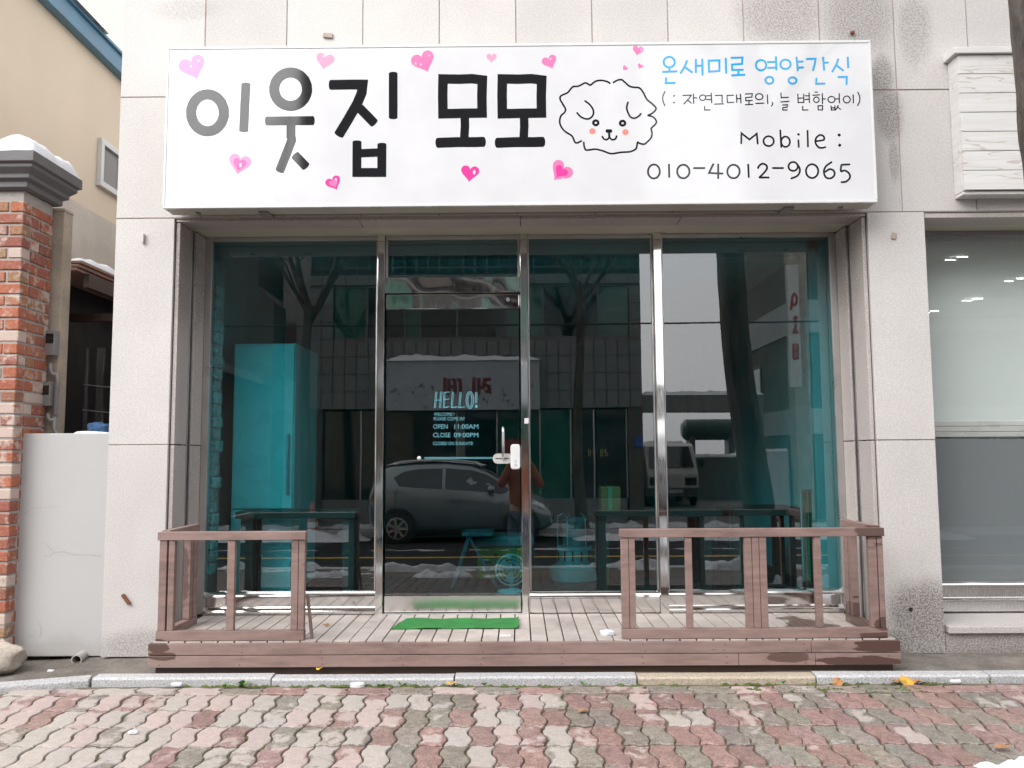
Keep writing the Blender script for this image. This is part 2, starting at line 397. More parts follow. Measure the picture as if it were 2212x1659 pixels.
# ---------------------------------------------------------------- flat print strokes
def catmull(pts, n=6):
    if len(pts) < 3: return pts
    out = []
    q = [pts[0]] + list(pts) + [pts[-1]]
    for i in range(1, len(q) - 2):
        p0, p1, p2, p3 = q[i-1], q[i], q[i+1], q[i+2]
        for k in range(n):
            s = k / n
            out.append(tuple(.5 * (2*p1[a] + (p2[a]-p0[a])*s + (2*p0[a]-5*p1[a]+4*p2[a]-p3[a])*s*s + (3*p1[a]-p0[a]-3*p2[a]+p3[a])*s**3) for a in (0, 1)))
    out.append(tuple(pts[-1])); return out
def ribbon(mb, pts, th, to3, off, closed=False, soft=.5):
    """a pen stroke of width th along pts (2d), mapped to the surface by to3(x, y, off)"""
    n = len(pts); h = th / 2; L = []; Rr = []
    for i, p in enumerate(pts):
        if closed: a, b = pts[i-1], pts[(i+1) % n]
        else: a, b = pts[max(i-1, 0)], pts[min(i+1, n-1)]
        d1 = (p[0]-a[0], p[1]-a[1]); d2 = (b[0]-p[0], b[1]-p[1])
        def nm(d):
            l = math.hypot(*d); return (d[0]/l, d[1]/l) if l > 1e-9 else None
        u, w = nm(d1), nm(d2); u = u or w; w = w or u
        nx, ny = -(u[1]+w[1]), (u[0]+w[0]); l = math.hypot(nx, ny)
        if l < .2: nx, ny, l = -u[1], u[0], 1
        nx, ny = nx/l, ny/l
        k = 1 / max(.45, nx*-u[1] + ny*u[0])
        L.append((p[0]+nx*h*k, p[1]+ny*h*k)); Rr.append((p[0]-nx*h*k, p[1]-ny*h*k))
    vs = [to3(x, y, off) for x, y in L] + [to3(x, y, off) for x, y in Rr]
    m = n if closed else n - 1
    mb.add(vs, [(i, (i+1) % n, n + (i+1) % n, n + i) for i in range(m)])
    if not closed:
        for e, o in ((0, 1), (n-1, n-2)):
            p, q = pts[e], pts[o]; a0 = math.atan2(p[1]-q[1], p[0]-q[0])
            ps = [(p[0] + h*math.cos(a0+s)*(soft if abs(s) < 1.5 else 1) + (0), p[1] + h*math.sin(a0+s)) for s in [(-90 + 180*k/8)*math.pi/180 for k in range(9)]]
            ps = []
            for k in range(9):
                s = -math.pi/2 + math.pi*k/8
                fx, fy = math.cos(s)*h*soft, math.sin(s)*h
                ps.append((p[0] + fx*math.cos(a0) - fy*math.sin(a0), p[1] + fx*math.sin(a0) + fy*math.cos(a0)))
            mb.add([to3(x, y, off) for x, y in ps], [tuple(range(9))])
def ell(cx, cy, rx, ry, n=28, a0=0.0, wob=0.0):
    return [(cx + rx*math.cos(a0 + 2*math.pi*k/n)*(1 + wob*math.sin(3.1*k)), cy + ry*math.sin(a0 + 2*math.pi*k/n)) for k in range(n)]
def disc(mb, cx, cy, rx, ry, to3, off, n=20):
    mb.add([to3(x, y, off) for x, y in ell(cx, cy, rx, ry, n)], [tuple(range(n))])
def zoom(x0, y0, sc):                             # a view of the photograph: its corner and its scale
    return lambda x, y: ((x0 + x / sc) * 2212 / 4032, (y0 + y / sc) * 2212 / 4032)
def surf(zf, Y):
    def to3(x, y, off):
        a, b = zf(x, y); return P(a, b, Y - off)
    return to3
def text_mesh(s):
    cu = bpy.data.curves.new('lettering', 'FONT'); cu.body = s; cu.resolution_u = 3
    ob = bpy.data.objects.new('lettering_tmp', cu); col.objects.link(ob)
    dg = bpy.context.evaluated_depsgraph_get(); dg.update()
    me = ob.evaluated_get(dg).to_mesh()
    vs = [tuple(v.co) for v in me.vertices]; fs = [tuple(p.vertices) for p in me.polygons]
    ob.evaluated_get(dg).to_mesh_clear()
    bpy.data.objects.remove(ob); bpy.data.curves.remove(cu)
    return vs, fs
def text_in(mb, s, box, to3, off):                # fit text to a 2d box (x0, y0, x1, y1), y down
    vs, fs = text_mesh(s)
    xs = [v[0] for v in vs]; ys = [v[1] for v in vs]; x0, y0, x1, y1 = box
    ax, ay = min(xs), min(ys); bx, by = max(xs), max(ys)
    mb.add([to3(x0 + (v[0]-ax)/(bx-ax)*(x1-x0), y1 - (v[1]-ay)/(by-ay)*(y1-y0), off) for v in vs], fs)
# ================================================================ THE SETTING
DECK_Z = 0.262
KY = -0.50                                        # front of the kerb
def gz(Y):                                        # height of the sloping pavement
    return 0.058 - 0.045 * (KY - Y)
ROAD_Z = -0.37
mb = MB(); S = 400
mb.add([(-S, -S, -.46), (S, -S, -.46), (S, S, -.46), (-S, S, -.46)], [(0, 1, 2, 3)])
kind(mb.build('ground', M['dirt']), 'structure')
# road
mb = MB(); mb.box(-60, 60, -11.15, -4.75, -.44, ROAD_Z)
road = kind(mb.build('road', M['asphalt_wet']), 'structure')
yl = RF(1120, 1203, 8.15)
mb = MB(); mb.box(-60, 60, YG - 8.33, YG - 8.17, ROAD_Z - .01, ROAD_Z + .004); mb.build('road_marking', M['yellow_paint'], road)
# strip of earth between kerb and house walls
mb = MB()
mb.grid(lambda u, v: (-4.2 + 9.4*u, KY + .07 + (.62 - .07)*v, gz(KY) + (.022 if u > .23 else .022 - .05*min(1, (.23 - u)*8)) + .012*v + .014*mnoise.noise((u*30, v*4, 1))), 90, 8)
kind(mb.build('earth_strip', M['dirt'], smooth=True), 'structure')
# ---- pavement of wavy interlocking pavers
pavement = struct('pavement')
mb = MB(); mb.add([(-9, KY, gz(KY) - .012), (9, KY, gz(KY) - .012), (9, -4.6, gz(-4.6) - .012), (-9, -4.6, gz(-4.6) - .012)], [(0, 1, 2, 3)])
mb.build('paving_bed', simple('paving_joint_soil', (.16, .13, .095), .95, .3, 8, .5), pavement)
W, Lp = .1125, .225
def wavex(t):                                     # long side of a paver, t along its length
    t = t % 1.0
    pts = [(0, 0), (.08, .0), (.24, 1), (.36, 1), (.46, .5), (.56, -.6), (.64, -1), (.78, -1), (.92, 0), (1, 0)]
    for (a, p), (b, q) in zip(pts, pts[1:]):
        if a <= t <= b: return .0125 * (p + (q-p)*(t-a)/(b-a))
    return 0
def wavey(s):
    return .0075 * math.sin(2*math.pi*(s % 1.0)) - .003 * math.sin(4*math.pi*(s % 1.0))
def paver_outline(w, l, g=.0035):
    ts = [0, .08, .16, .24, .32, .38, .46, .54, .6, .68, .76, .84, .92]
    ss = [0, .14, .28, .42, .58, .72, .86]
    pts = [(s*w, wavey(s)) for s in ss] + [(w + wavex(t), t*l) for t in ts] + [(w - s*w, l + wavey(1-s)) for s in ss] + [(wavex(1-t), l - t*l) for t in ts]
    cx, cy = w/2, l/2; out = []
    n = len(pts)
    for i, p in enumerate(pts):
        a, b = pts[i-1], pts[(i+1) % n]
        dx, dy = b[0]-a[0], b[1]-a[1]; ln = math.hypot(dx, dy)
        out.append((p[0] - dy/ln*g - cx, p[1] + dx/ln*g - cy))
    return out
def paver_mesh(w, l, name, seed):
    rn = random.Random(seed); g0 = paver_outline(w, l, .0046)
    g0 = [(x + rn.uniform(-.0012, .0012), y + rn.uniform(-.0012, .0012)) for x, y in g0]
    n = len(g0)
    k1 = [(x*(1 - .009/w), y*(1 - .009/l)) for x, y in g0]; k2 = [(x*.5, y*.55) for x, y in g0]
    vs = [(x, y, -.03) for x, y in g0] + [(x, y, -.004) for x, y in g0] + [(x, y, 0) for x, y in k1] + [(x, y, .0012) for x, y in k2]
    fs = [(r*n+i, r*n+(i+1) % n, (r+1)*n+(i+1) % n, (r+1)*n+i) for r in range(3) for i in range(n)] + [tuple(range(3*n, 4*n))]
    me = bpy.data.meshes.new(name); me.from_pydata(vs, [], fs); me.update()
    at = me.attributes.new('ctr', 'FLOAT', 'POINT')
    for i, d in enumerate(at.data): d.value = 1.0 if i >= 3*n else (.25 if i >= 2*n else 0.0)
    me.materials.append(M['paver']); return me
PM = [paver_mesh(W, Lp, 'paver', s) for s in range(5)]
PH = [paver_mesh(Lp, .110, 'paver_header', s) for s in range(3)]
RED, GREY = (.335, .215, .192, 1), (.285, .250, .212, 1)
def kerb_front(x): return KY if x > -2.33 else KY + (x + 2.33) * .26      # kerb swings out at the left
slope = math.atan(.045)
def lay(me, x, y, cw, rot=0.0):
    o = put('paver', me, pavement)
    j = random.uniform
    o.location = (x, y, gz(y) + j(-.003, .003)); o.rotation_euler = (slope + j(-.012, .012), j(-.012, .012), rot + j(-.012, .012))
    k = j(.86, 1.14); o.color = (cw[0]*k*j(.96, 1.04), cw[1]*k, cw[2]*k*j(.95, 1.05), 1); return o
X0, rest = -2.93, []
y_head = KY - .108
for i in range(27):
    x = X0 + .11 + i*Lp
    if y_head < kerb_front(x) - .03: lay(random.choice(PH), x, y_head, RED if random.random() < .45 else GREY)
for r in range(14):
    yc = KY - .170 - Lp/2 - r*Lp
    for i in range(-22, 74):
        x = X0 + .06 + i*W + .004*math.sin(r*2.1)
        if yc > kerb_front(x) - .10: continue
        if x > -.3: red = ((i + 2*r + (r // 3)) // 2) % 2 == 0 or random.random() < .06
        else: red = random.random() < (.62 if x < -1.4 else .42)
        half = 1.02 * (5.09 + yc) * 1106/1790 + .22
        if r < 5 and abs(x) < half + .03: lay(random.choice(PM), x + random.uniform(-.003, .003), yc + random.uniform(-.004, .004), RED if red else GREY)
        else: rest.append((x, yc, red))
for tone, cc, nm in ((True, RED, 'red'), (False, GREY, 'grey')):   # the rest of the paving, out of the picture, as one mass each
    mb = MB(); base = paver_outline(W, Lp)
    base = base[::2]; nb = len(base)
    for x, y, red in rest:
        if red == tone: mb.add([(x + a, y + b, gz(y + b) - h) for h in (.02, 0) for a, b in base], [(k, (k+1) % nb, (k+1) % nb + nb, k + nb) for k in range(nb)] + [tuple(range(nb, 2*nb))])
    o = mb.build('paver_field', M['paver'], pavement); o.color = (cc[0]*.45, cc[1]*.45, cc[2]*.45, 1); kind(o, 'stuff')
# kerb stones along the house
kerb = struct('kerb'); KT = gz(KY) + .034
ends = [PZ(x, 1474, .058).x for x in (240, 590, 982, 1376, 1765, 2145)]
ends = [-2.33] + ends[1:] + [3.75]
for i, (a, b) in enumerate(zip(ends, ends[1:])):
    dz, dy = random.uniform(-.005, .005), random.uniform(-.006, .006)
    mb = MB(); mb.prism_x([(KY + dy, gz(KY) - .05), (KY + dy, KT - .012 + dz), (KY + .012 + dy, KT - .003 + dz), (KY + .085 + dy, KT + dz), (KY + .09 + dy, -.1)], a + .004, b - .004)
    mb.build('kerb_stone', M['kerb_rust'] if i == 3 else M['kerb'], kerb, bevel=.004)
mb = MB(); a, b = Vector((-4.3, KY - .51, 0)), Vector((-2.335, KY, 0)); d = (b - a).normalized(); nrm = Vector((-d.y, d.x, 0))
for k, (q0, q1) in enumerate(((0, .55), (.55, 1))):
    mb = MB(); p, q = a.lerp(b, q0) + d*.004, a.lerp(b, q1) - d*.004
    mb.add([p + Vector((0, 0, KT - .11)), q + Vector((0, 0, KT - .11)), q + nrm*.09 + Vector((0, 0, KT - .11)), p + nrm*.09 + Vector((0, 0, KT - .11)),
            p + Vector((0, 0, KT - .02)), q + Vector((0, 0, KT - .006)), q + nrm*.09 + Vector((0, 0, KT)), p + nrm*.09 + Vector((0, 0, KT - .012))],
           [(3, 2, 1, 0), (4, 5, 6, 7), (0, 1, 5, 4), (1, 2, 6, 5), (2, 3, 7, 6), (3, 0, 4, 7)])
    mb.build('kerb_stone', M['kerb'], kerb, bevel=.008)
mb = MB(); mb.box(-60, 60, -4.77, -4.59, -.43, gz(-4.6) + .012); mb.build('kerb_stone', M['kerb'], kerb, bevel=.01)

# ================================================================ SHOP BUILDING
shop = thing('shop_building', 'building clad in pale speckled granite panels with a teal glass shopfront', 'building')
cols = [-2.53, -1.995, -1.47, -.982, -.491, 0, .487, .972, 1.454, 1.935, 2.41, 2.873, 3.345, 3.815, 4.285, 4.76]
G = .0035
def panel(x0, x1, z0, z1, y0=0.0, name='granite_panel', mat='granite'):
    mb = MB(); mb.box(x0 + G, x1 - G, y0 + random.uniform(-.0012, .0012), y0 + .03, z0 + G, z1 - G)
    return mb.build(name, M[mat], shop, bevel=.0025)
Z1, Z2, Z3 = 1.361, 2.784, 3.574
for a, b in zip(cols, cols[1:]):
    panel(a, b, Z3, 4.60); panel(a, b, Z2, Z3)
for x0, x1 in ((-2.53, -2.155), (2.185, 2.545)):
    panel(x0, x1, Z1, Z2); panel(x0, x1, .085, Z1)
panel(2.545, 4.76, .06, .205, 0.012, mat='granite_base')
mb = MB()                                          # sealant sheet that shows in the joints
mb.box(-2.526, 4.756, .005, .031, Z2 - .002, 4.597); mb.box(-2.526, -2.159, .005, .031, .09, Z2 - .002); mb.box(2.189, 2.541, .005, .031, .09, Z2 - .002)
mb.build('joint_sealant', M['caulk'], shop)
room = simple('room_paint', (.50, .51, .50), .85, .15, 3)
mb = MB()
mb.box(-2.50, 4.74, .033, 6.6, 2.83, 4.60); mb.box(-2.50, -2.19, .033, 6.6, .0, 2.829); mb.box(2.2, 2.53, .033, 6.6, .0, 2.829)
mb.box(-2.188, 4.74, 6.1, 6.59, .0, 2.829); mb.box(4.62, 4.74, .3, 6.09, 0, 2.829); mb.box(-2.185, 2.195, .47, 6.09, 0.0, .30); mb.box(2.54, 4.6, .45, 6.09, 0, .27)
mb.build('inner_wall', room, shop)
mb = MB(); mb.box(-2.184, 2.194, .475, 6.08, .3005, .306); mb.build('shop_floor', simple('dark_floor', (.045, .045, .045), .5, .2, 3, .05), shop)
for y in range(8):                                  # cladding of the side wall towards the alley
    for z0, z1 in ((.05, Z1), (Z1, Z2), (Z2, Z3), (Z3, 4.6)):
        mb = MB(); mb.box(-2.531, -2.501, .035 + y*.8, .83 + y*.8, z0 + G, z1 - G); mb.build('granite_panel', M['granite'], shop)
# jambs of the shop opening
for s, xo in ((-1, -2.155), (1, 2.185)):
    X = lambda v: xo - s*v
    for z0, z1 in ((DECK_Z - .02, Z1), (Z1, 2.76)):
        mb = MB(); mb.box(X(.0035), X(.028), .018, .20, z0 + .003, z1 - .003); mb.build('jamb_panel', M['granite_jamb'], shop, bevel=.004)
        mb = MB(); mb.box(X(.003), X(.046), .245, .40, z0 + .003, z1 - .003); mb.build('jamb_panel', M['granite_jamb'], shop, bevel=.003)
    mb = MB(); mb.box(X(-.03), X(.0), .20, .245, DECK_Z, 2.76); mb.build('shutter_groove', M['caulk_dark'], shop)
    for yy in (.197, .236):
        mb = MB(); mb.box(X(.002), X(.036), yy, yy + .007, DECK_Z, 2.755); mb.build('shutter_track', M['alu'], shop, bevel=.001)
# lintel and soffit
sx_ = [-2.155, -1.0, .02, 1.03, 2.185]
for a, b in zip(sx_, sx_[1:]):
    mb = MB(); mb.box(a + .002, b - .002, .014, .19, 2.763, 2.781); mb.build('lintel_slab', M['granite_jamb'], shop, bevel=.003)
mb = MB(); mb.box(-2.15, 2.18, .192, .43, 2.768, 2.80); mb.build('soffit', M['soffit'], shop, bevel=.002)
# ---- shopfront frame
def steel(name, x0, x1, y0, y1, z0, z1, mat='steel', bev=.003, par=None):
    mb = MB(); mb.box(x0, x1, y0, y1, z0, z1); return mb.build(name, M[mat], par or shop, bevel=bev)
MUL = [(-.939, -.891), (.015, .064), (.908, .962)]
for a, b in MUL: steel('mullion', a, b, .365, .455, DECK_Z - .005, 2.766)
XL, XR = -2.062, 2.092
steel('side_frame', -2.108, XL, .398, .45, DECK_Z, 2.766, 'alu'); steel('side_frame', XR, 2.139, .398, .45, DECK_Z, 2.766, 'alu')
spans = [(XL, MUL[0][0]), (MUL[1][1], MUL[2][0]), (MUL[2][1], XR)]
def lip(x0, x1, zt, h, y=.445, proud=.075, par=None):
    pts = [(y, zt - h), (y, zt)] + [(y - proud + proud*(1 - math.sin(a*math.pi/12)), zt - h*.85*(1 - math.cos(a*math.pi/12))) for a in range(7)] + [(y - proud, zt - h)]
    mb = MB(); mb.prism_x(pts, x0, x1); return mb.build('bottom_rail', M['steel'], par or shop)
for i, (a, b) in enumerate(spans):
    steel('top_frame', a + .001, b - .001, .40, .45, 2.738, 2.766, 'alu')
    mb = MB(); mb.box(a + .002, b - .002, .417, .427, .405, 2.738); glaze(mb, 'window_pane', M['teal_glass'], shop)
    if i != 1:
        lip(a + .001, b - .001, .412, .038); steel('kick_panel', a + .001, b - .001, .405, .45, .30, .374)
        lip(a + .001, b - .001, .312, .034, proud=.08); steel('kick_panel', a + .001, b - .001, .38, .45, DECK_Z - .01, .278, 'steel_brush')
    else:
        lip(a + .001, b - .001, .405, .046, proud=.06); steel('kick_panel', a + .001, b - .001, .39, .45, DECK_Z - .01, .358)
    if i != 1: steel('edge_bead', (b - .014) if i == 0 else (a + .002), (b - .002) if i == 0 else (a + .014), .404, .44, .412, 2.738, 'alu', .002)
    else:
        steel('edge_bead', a + .002, a + .012, .404, .44, .405, 2.738, 'alu', .002); steel('edge_bead', b - .012, b - .002, .404, .44, .405, 2.738, 'alu', .002)
dx0, dx1 = -.889, .013
steel('header_bar', dx0 - .001, dx1 + .001, .372, .45, 2.368, 2.474, 'steel_wavy', .002)
steel('top_frame', dx0, dx1, .40, .45, 2.738, 2.766, 'alu')
steel('edge_bead', dx0, dx0 + .013, .404, .44, 2.475, 2.738, 'alu', .002); steel('edge_bead', dx1 - .013, dx1, .404, .44, 2.475, 2.738, 'alu', .002)
mb = MB(); mb.box(dx0 + .003, dx1 - .003, .417, .427, 2.474, 2.738); glaze(mb, 'transom_pane', M['teal_glass'], shop)
steel('threshold', dx0 - .02, dx1 + .02, .36, .45, DECK_Z - .006, DECK_Z + .006, 'alu', .002)
# ---- door
mb = MB(); mb.box(dx0 + .006, dx1 - .006, .385, .432, .274, .376)
door = mb.build('door', M['steel_satin'], shop, bevel=.003)
mb = MB(); mb.box(dx0 + .006, dx1 - .006, .385, .432, 2.262, 2.360); mb.build('top_rail', M['steel_wavy'], door, bevel=.002)
mb = MB(); mb.box(dx0 + .008, dx1 - .008, .406, .418, .376, 2.262); glaze(mb, 'door_pane', M['door_glass'], door)
q = P(1097, 647, .385)
mb = MB(); mb.lathe([(.013, .0), (.013, -.006), (.009, -.006), (.009, -.004)], (q.x, .385, q.z), 20, 'y'); mb.build('keyhole', M['steel_brush'], door, smooth=False)
zd = zoom(1500, 1350, 3.16); DY = .4055
to3 = surf(zd, DY)
mb = MB(); o_ = .0004
for s_, bx_ in (('WELCOME !', (657, 868, 912, 908)), ('PLEASE COME IN!', (657, 922, 1040, 965)), ('OPEN', (650, 1012, 830, 1070)), ('11:00AM', (915, 1012, 1212, 1070)),
                ('CLOSE', (650, 1118, 865, 1175)), ('09:00PM', (908, 1118, 1212, 1175)), ('CLOSED ON SUNDAYS!', (648, 1230, 1145, 1272))):
    text_in(mb, s_, bx_, to3, o_)
for yy in (1424, 1432, 1440): ribbon(mb, [(540, yy), (1395, yy)], 4.5, to3, o_)
HEL = {'H': ([(670, 810), (690, 610)], [(735, 810), (752, 610)], [(680, 715), (742, 710)]), 'E': ([(790, 612), (782, 810)], [(790, 615), (850, 612)], [(786, 705), (845, 700)], [(782, 808), (845, 795)]),
       'L': ([(895, 612), (880, 808)], [(880, 808), (945, 795)]), 'l': ([(992, 612), (975, 808)], [(975, 808), (1045, 795)])}
k = 0
for st in HEL.values():
    for p in st:
        for dx in (-8, 8): k += 1; ribbon(mb, [(x + dx, y) for x, y in p], 7, to3, o_ + .00005*k)
for r_ in (0, 1): k += 1; ribbon(mb, ell(1106, 712, 48 - 22*r_, 104 - 22*r_, 28), 9, to3, o_ + .00005*k, True)
for dx in (-9, 9): k += 1; ribbon(mb, [(1186 + dx, 612), (1184 + dx, 750)], 8, to3, o_ + .00005*k)
k += 1; disc(mb, 1186, 790, 16, 20, to3, o_ + .00005*k)
mb.build('lettering', M['decal'], door)
# handle, lock and stop
def rbox(x0, y0, x1, y1, d0, d1, rad, name, mat, par, bev=.006):
    a, b = zd(x0, y0), zd(x1, y1); p, q = P(a[0], a[1], d0), P(b[0], b[1], d0)
    w, h = q.x - p.x, p.z - q.z; r = min(rad, w/2.01, h/2.01); pts = []
    for cx, cz, a0 in ((q.x - r, p.z - r, 0), (p.x + r, p.z - r, 90), (p.x + r, q.z + r, 180), (q.x - r, q.z + r, 270)):
        pts += [(cx + r*math.cos(R(a0 + 15*k)), cz + r*math.sin(R(a0 + 15*k))) for k in range(7)]
    mb = MB(); mb.prism(pts, d1, d0); return mb.build(name, M[mat], par, bevel=bev, seg=3)
rbox(1392, 1378, 1640, 1503, .405, .378, .05, 'lock_plate', 'lock_grey', door)
rbox(1425, 1434, 1598, 1443, .3785, .3765, .003, 'lock_slot', 'black', door, 0)
rbox(1612, 1262, 1735, 1572, .400, .345, .02, 'lock_body', 'white_gloss', door, .009)
a, b = zd(1676, 1468), zd(1676, 1515)
for (u, v_), rr_ in ((a, .006), (b, .009)):
    p = P(u, v_, .345); mb = MB(); mb.lathe([(rr_, 0), (rr_, -.003), (rr_*.6, -.004)], (p.x, .3455, p.z), 14, 'y'); mb.build('lock_button', M['lock_grey'], door)
a, b = zd(1520, 1050), zd(1520, 1440); p, q = P(*a, .36), P(*b, .36)
mb = MB(); mb.tube([(p.x, .40, p.z - .004), (p.x, .365, p.z - .004), (p.x, .352, p.z - .012), (p.x, .350, p.z - .03), (q.x, .350, q.z + .03), (q.x, .352, q.z + .01), (q.x, .365, q.z), (q.x, .40, q.z)], .0085, 12)
mb.build('pull_handle', M['steel'], door, smooth=True)
a = zd(478, 1434); p = P(*a, .40); mb = MB(); mb.lathe([(.011, .006), (.013, -.004), (.012, -.018), (.006, -.024)], (p.x, .40, p.z), 18, 'y'); mb.build('knob', M['white_gloss'], door, smooth=True)
a = zd(1808, 968); p = P(*a, .365); mb = MB(); mb.box(p.x - .012, p.x + .016, .3635, .365, p.z - .019, p.z + .017); mb.build('sticker', M['litter'], shop)
# bright painted reveals just behind the glass
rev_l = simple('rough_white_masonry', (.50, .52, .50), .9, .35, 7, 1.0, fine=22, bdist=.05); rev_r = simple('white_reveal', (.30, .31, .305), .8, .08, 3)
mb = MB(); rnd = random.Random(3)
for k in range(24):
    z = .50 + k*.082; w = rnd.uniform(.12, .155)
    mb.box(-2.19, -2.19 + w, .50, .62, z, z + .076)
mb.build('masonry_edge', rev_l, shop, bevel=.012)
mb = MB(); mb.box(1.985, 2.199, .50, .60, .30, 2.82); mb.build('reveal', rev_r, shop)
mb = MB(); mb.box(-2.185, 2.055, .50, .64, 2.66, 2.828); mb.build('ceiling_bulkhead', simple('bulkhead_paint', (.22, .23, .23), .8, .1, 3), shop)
# ================================================================ SHOP SIGN
sign = thing('shop_sign', 'long white light box sign with large black Korean letters, pink hearts and a dog drawing', 'sign')
SY = -.20
p0, p1, p2, p3 = P(365, 100, SY), P(352, 448, SY), P(1876, 88, SY), P(1895, 437, SY)
sx0, sx1, sz0, sz1 = -2.146, 2.166, 2.787, 3.798
mb = MB(); mb.box(sx0, sx1, SY + .006, -.05, sz0, sz1); mb.build('sign_box', M['lightbox_side'], sign, bevel=.004)
mb = MB(); mb.box(sx0 + .004, sx1 - .004, SY, SY + .005, sz0 + .004, sz1 - .004); mb.build('sign_face', M['sign_white'], sign, bevel=.002)
mb = MB(); mb.box(sx0 + .01, sx1 - .01, -.0495, -.045, sz0 + .006, sz1 - .01); mb.build('back_panel', M['brown_dark'], sign)
for x0_, x1_, z0_, z1_ in ((sx0, sx1, sz1 - .014, sz1 + .003), (sx0, sx1, sz0 - .003, sz0 + .014), (sx0 - .002, sx0 + .012, sz0 + .014, sz1 - .014), (sx1 - .012, sx1 + .002, sz0 + .014, sz1 - .014)):
    mb = MB(); mb.box(x0_, x1_, SY - .004, SY + .02, z0_, z1_); mb.build('trim', M['white_gloss'], sign, bevel=.003)
for xq in (430, 572, 1702, 1815):                    # brackets and bolts under the box
    p = P(xq, 455, -.10); big = xq in (572, 1702)
    mb = MB(); mb.box(p.x - (.03 if big else .012), p.x + (.03 if big else .012), -.13 if big else -.12, .0 if big else -.09, sz0 - .012, sz0 - .001); mb.build('bracket', M['pvc'], sign, bevel=.002)
for xq in (600, 1660):
    p = P(xq, 455, -.03); mb = MB(); mb.box(p.x - .02, p.x + .02, -.05, .0, sz0 + .05, sz0 + .09); mb.box(p.x - .02, p.x + .02, -.05, .0, sz1 - .09, sz1 - .05); mb.build('wall_bracket', M['pvc'], sign)
lev = [0.0]
def nxt(): lev[0] += .00006; return .0003 + lev[0]
def letter(zf, strokes, th, mat, name='letter', soft=.35):
    lev[0] = 0.0
    to3 = surf(zf, SY); mb = MB()
    for st in strokes:
        w = th
        if isinstance(st, dict):
            w = st.get('th', th); pts = st['p']; cl_ = st.get('closed', False)
            if st.get('smooth'): pts = catmull(pts)
        else: pts, cl_ = st, False
        ribbon(mb, pts, w, to3, nxt(), cl_, st.get('soft', soft) if isinstance(st, dict) else soft)
    return mb.build(name, M[mat], sign)
E_ = lambda cx, cy, rx, ry, th=None: dict(p=ell(cx, cy, rx, ry, 36, .3, .006), closed=True, **({'th': th} if th else {}))
zA = zoom(600, 100, 1.58)
letter(zA, [E_(343, 544, 102, 115, 64), dict(p=[(582, 365), (575, 500), (568, 655)], th=56)], 56, 'print_black')
letter(zA, [E_(860, 397, 102, 104, 64), [(710, 595), (1000, 592)], [(862, 600), (862, 700)], [(864, 695), (866, 715), (845, 770), (792, 905)], [(888, 808), (955, 878)]], 56, 'print_black')
letter(zA, [dict(p=[(1108, 370), (1240, 368), (1308, 368), (1302, 420), (1275, 485), (1215, 590), (1160, 680)], th=62), dict(p=[(1290, 515), (1380, 608)], th=58), dict(p=[(1498, 298), (1498, 574)], th=54),
            dict(p=[(1273, 725), (1272, 915), (1427, 915), (1428, 740)], th=56), dict(p=[(1280, 796), (1425, 790)], th=52)], 56, 'print_black')
zB = zoom(1600, 100, 2.011)
for dx in (0, 470):
    letter(zB, [dict(p=[(290+dx, 424), (420+dx, 426), (520+dx, 422), (602+dx, 432), (598+dx, 560), (600+dx, 694), (450+dx, 696), (290+dx, 700), (288+dx, 560)], closed=True, th=76), dict(p=[(462+dx, 705), (464+dx, 800), (458+dx, 905)], th=68), dict(p=[(248+dx, 930), (400+dx, 924), (540+dx, 924), (612+dx, 922)], th=80)], 70, 'print_black', soft=.45)
dog = [dict(p=q, smooth=True) for q in (
    [(1612,458),(1590,445),(1545,435),(1505,440),(1480,455),(1455,472),(1420,455),(1385,470),(1355,483),(1322,484),(1300,505),(1280,530),(1250,545),(1222,560),(1218,585),(1240,625),(1260,662),(1252,690),(1225,715),(1214,760),(1225,800),(1255,838),(1290,860),(1315,880),(1330,915),(1342,930),(1360,928),(1385,915)],
    [(1640,452),(1670,435),(1705,430),(1730,450),(1765,480),(1800,490),(1845,495),(1875,530),(1905,585),(1945,620),(1975,650),(1970,675),(1940,700),(1915,713),(1955,725),(1980,760),(1970,785),(1940,815),(1945,850),(1938,890),(1910,920),(1885,940),(1850,935),(1832,925),(1825,955),(1815,980),(1770,1000),(1700,1005),(1620,1015),(1560,995),(1500,980),(1455,985),(1420,985),(1408,955),(1405,925)],
    [(1415,598),(1450,625),(1478,665),(1480,705),(1455,735),(1420,740),(1380,722),(1352,693)], [(1755,608),(1745,650),(1755,690),(1775,725),(1805,735),(1835,722),(1857,700)],
    [(1552,880),(1565,900),(1590,903),(1607,885)], [(1607,885),(1630,905),(1655,898),(1665,876)])]
dog += [dict(p=ell(1500, 771, 20, 18, 20), closed=True, th=19), dict(p=ell(1712, 774, 20, 18, 20), closed=True, th=19), dict(p=[(1590, 836), (1618, 836)], th=28, soft=.9), dict(p=[(1605, 845), (1607, 885)], th=17)]
letter(zB, dog, 14, 'print_black', 'dog_drawing', soft=.9)
for cx, cy in ((1473, 838), (1735, 845)):
    lev[0] = 0.0; mb = MB(); disc(mb, cx, cy, 25, 24, surf(zB, SY), nxt()); mb.build('blush', M['print_blush'], sign)
zC = zoom(2500, 100, 2.074)
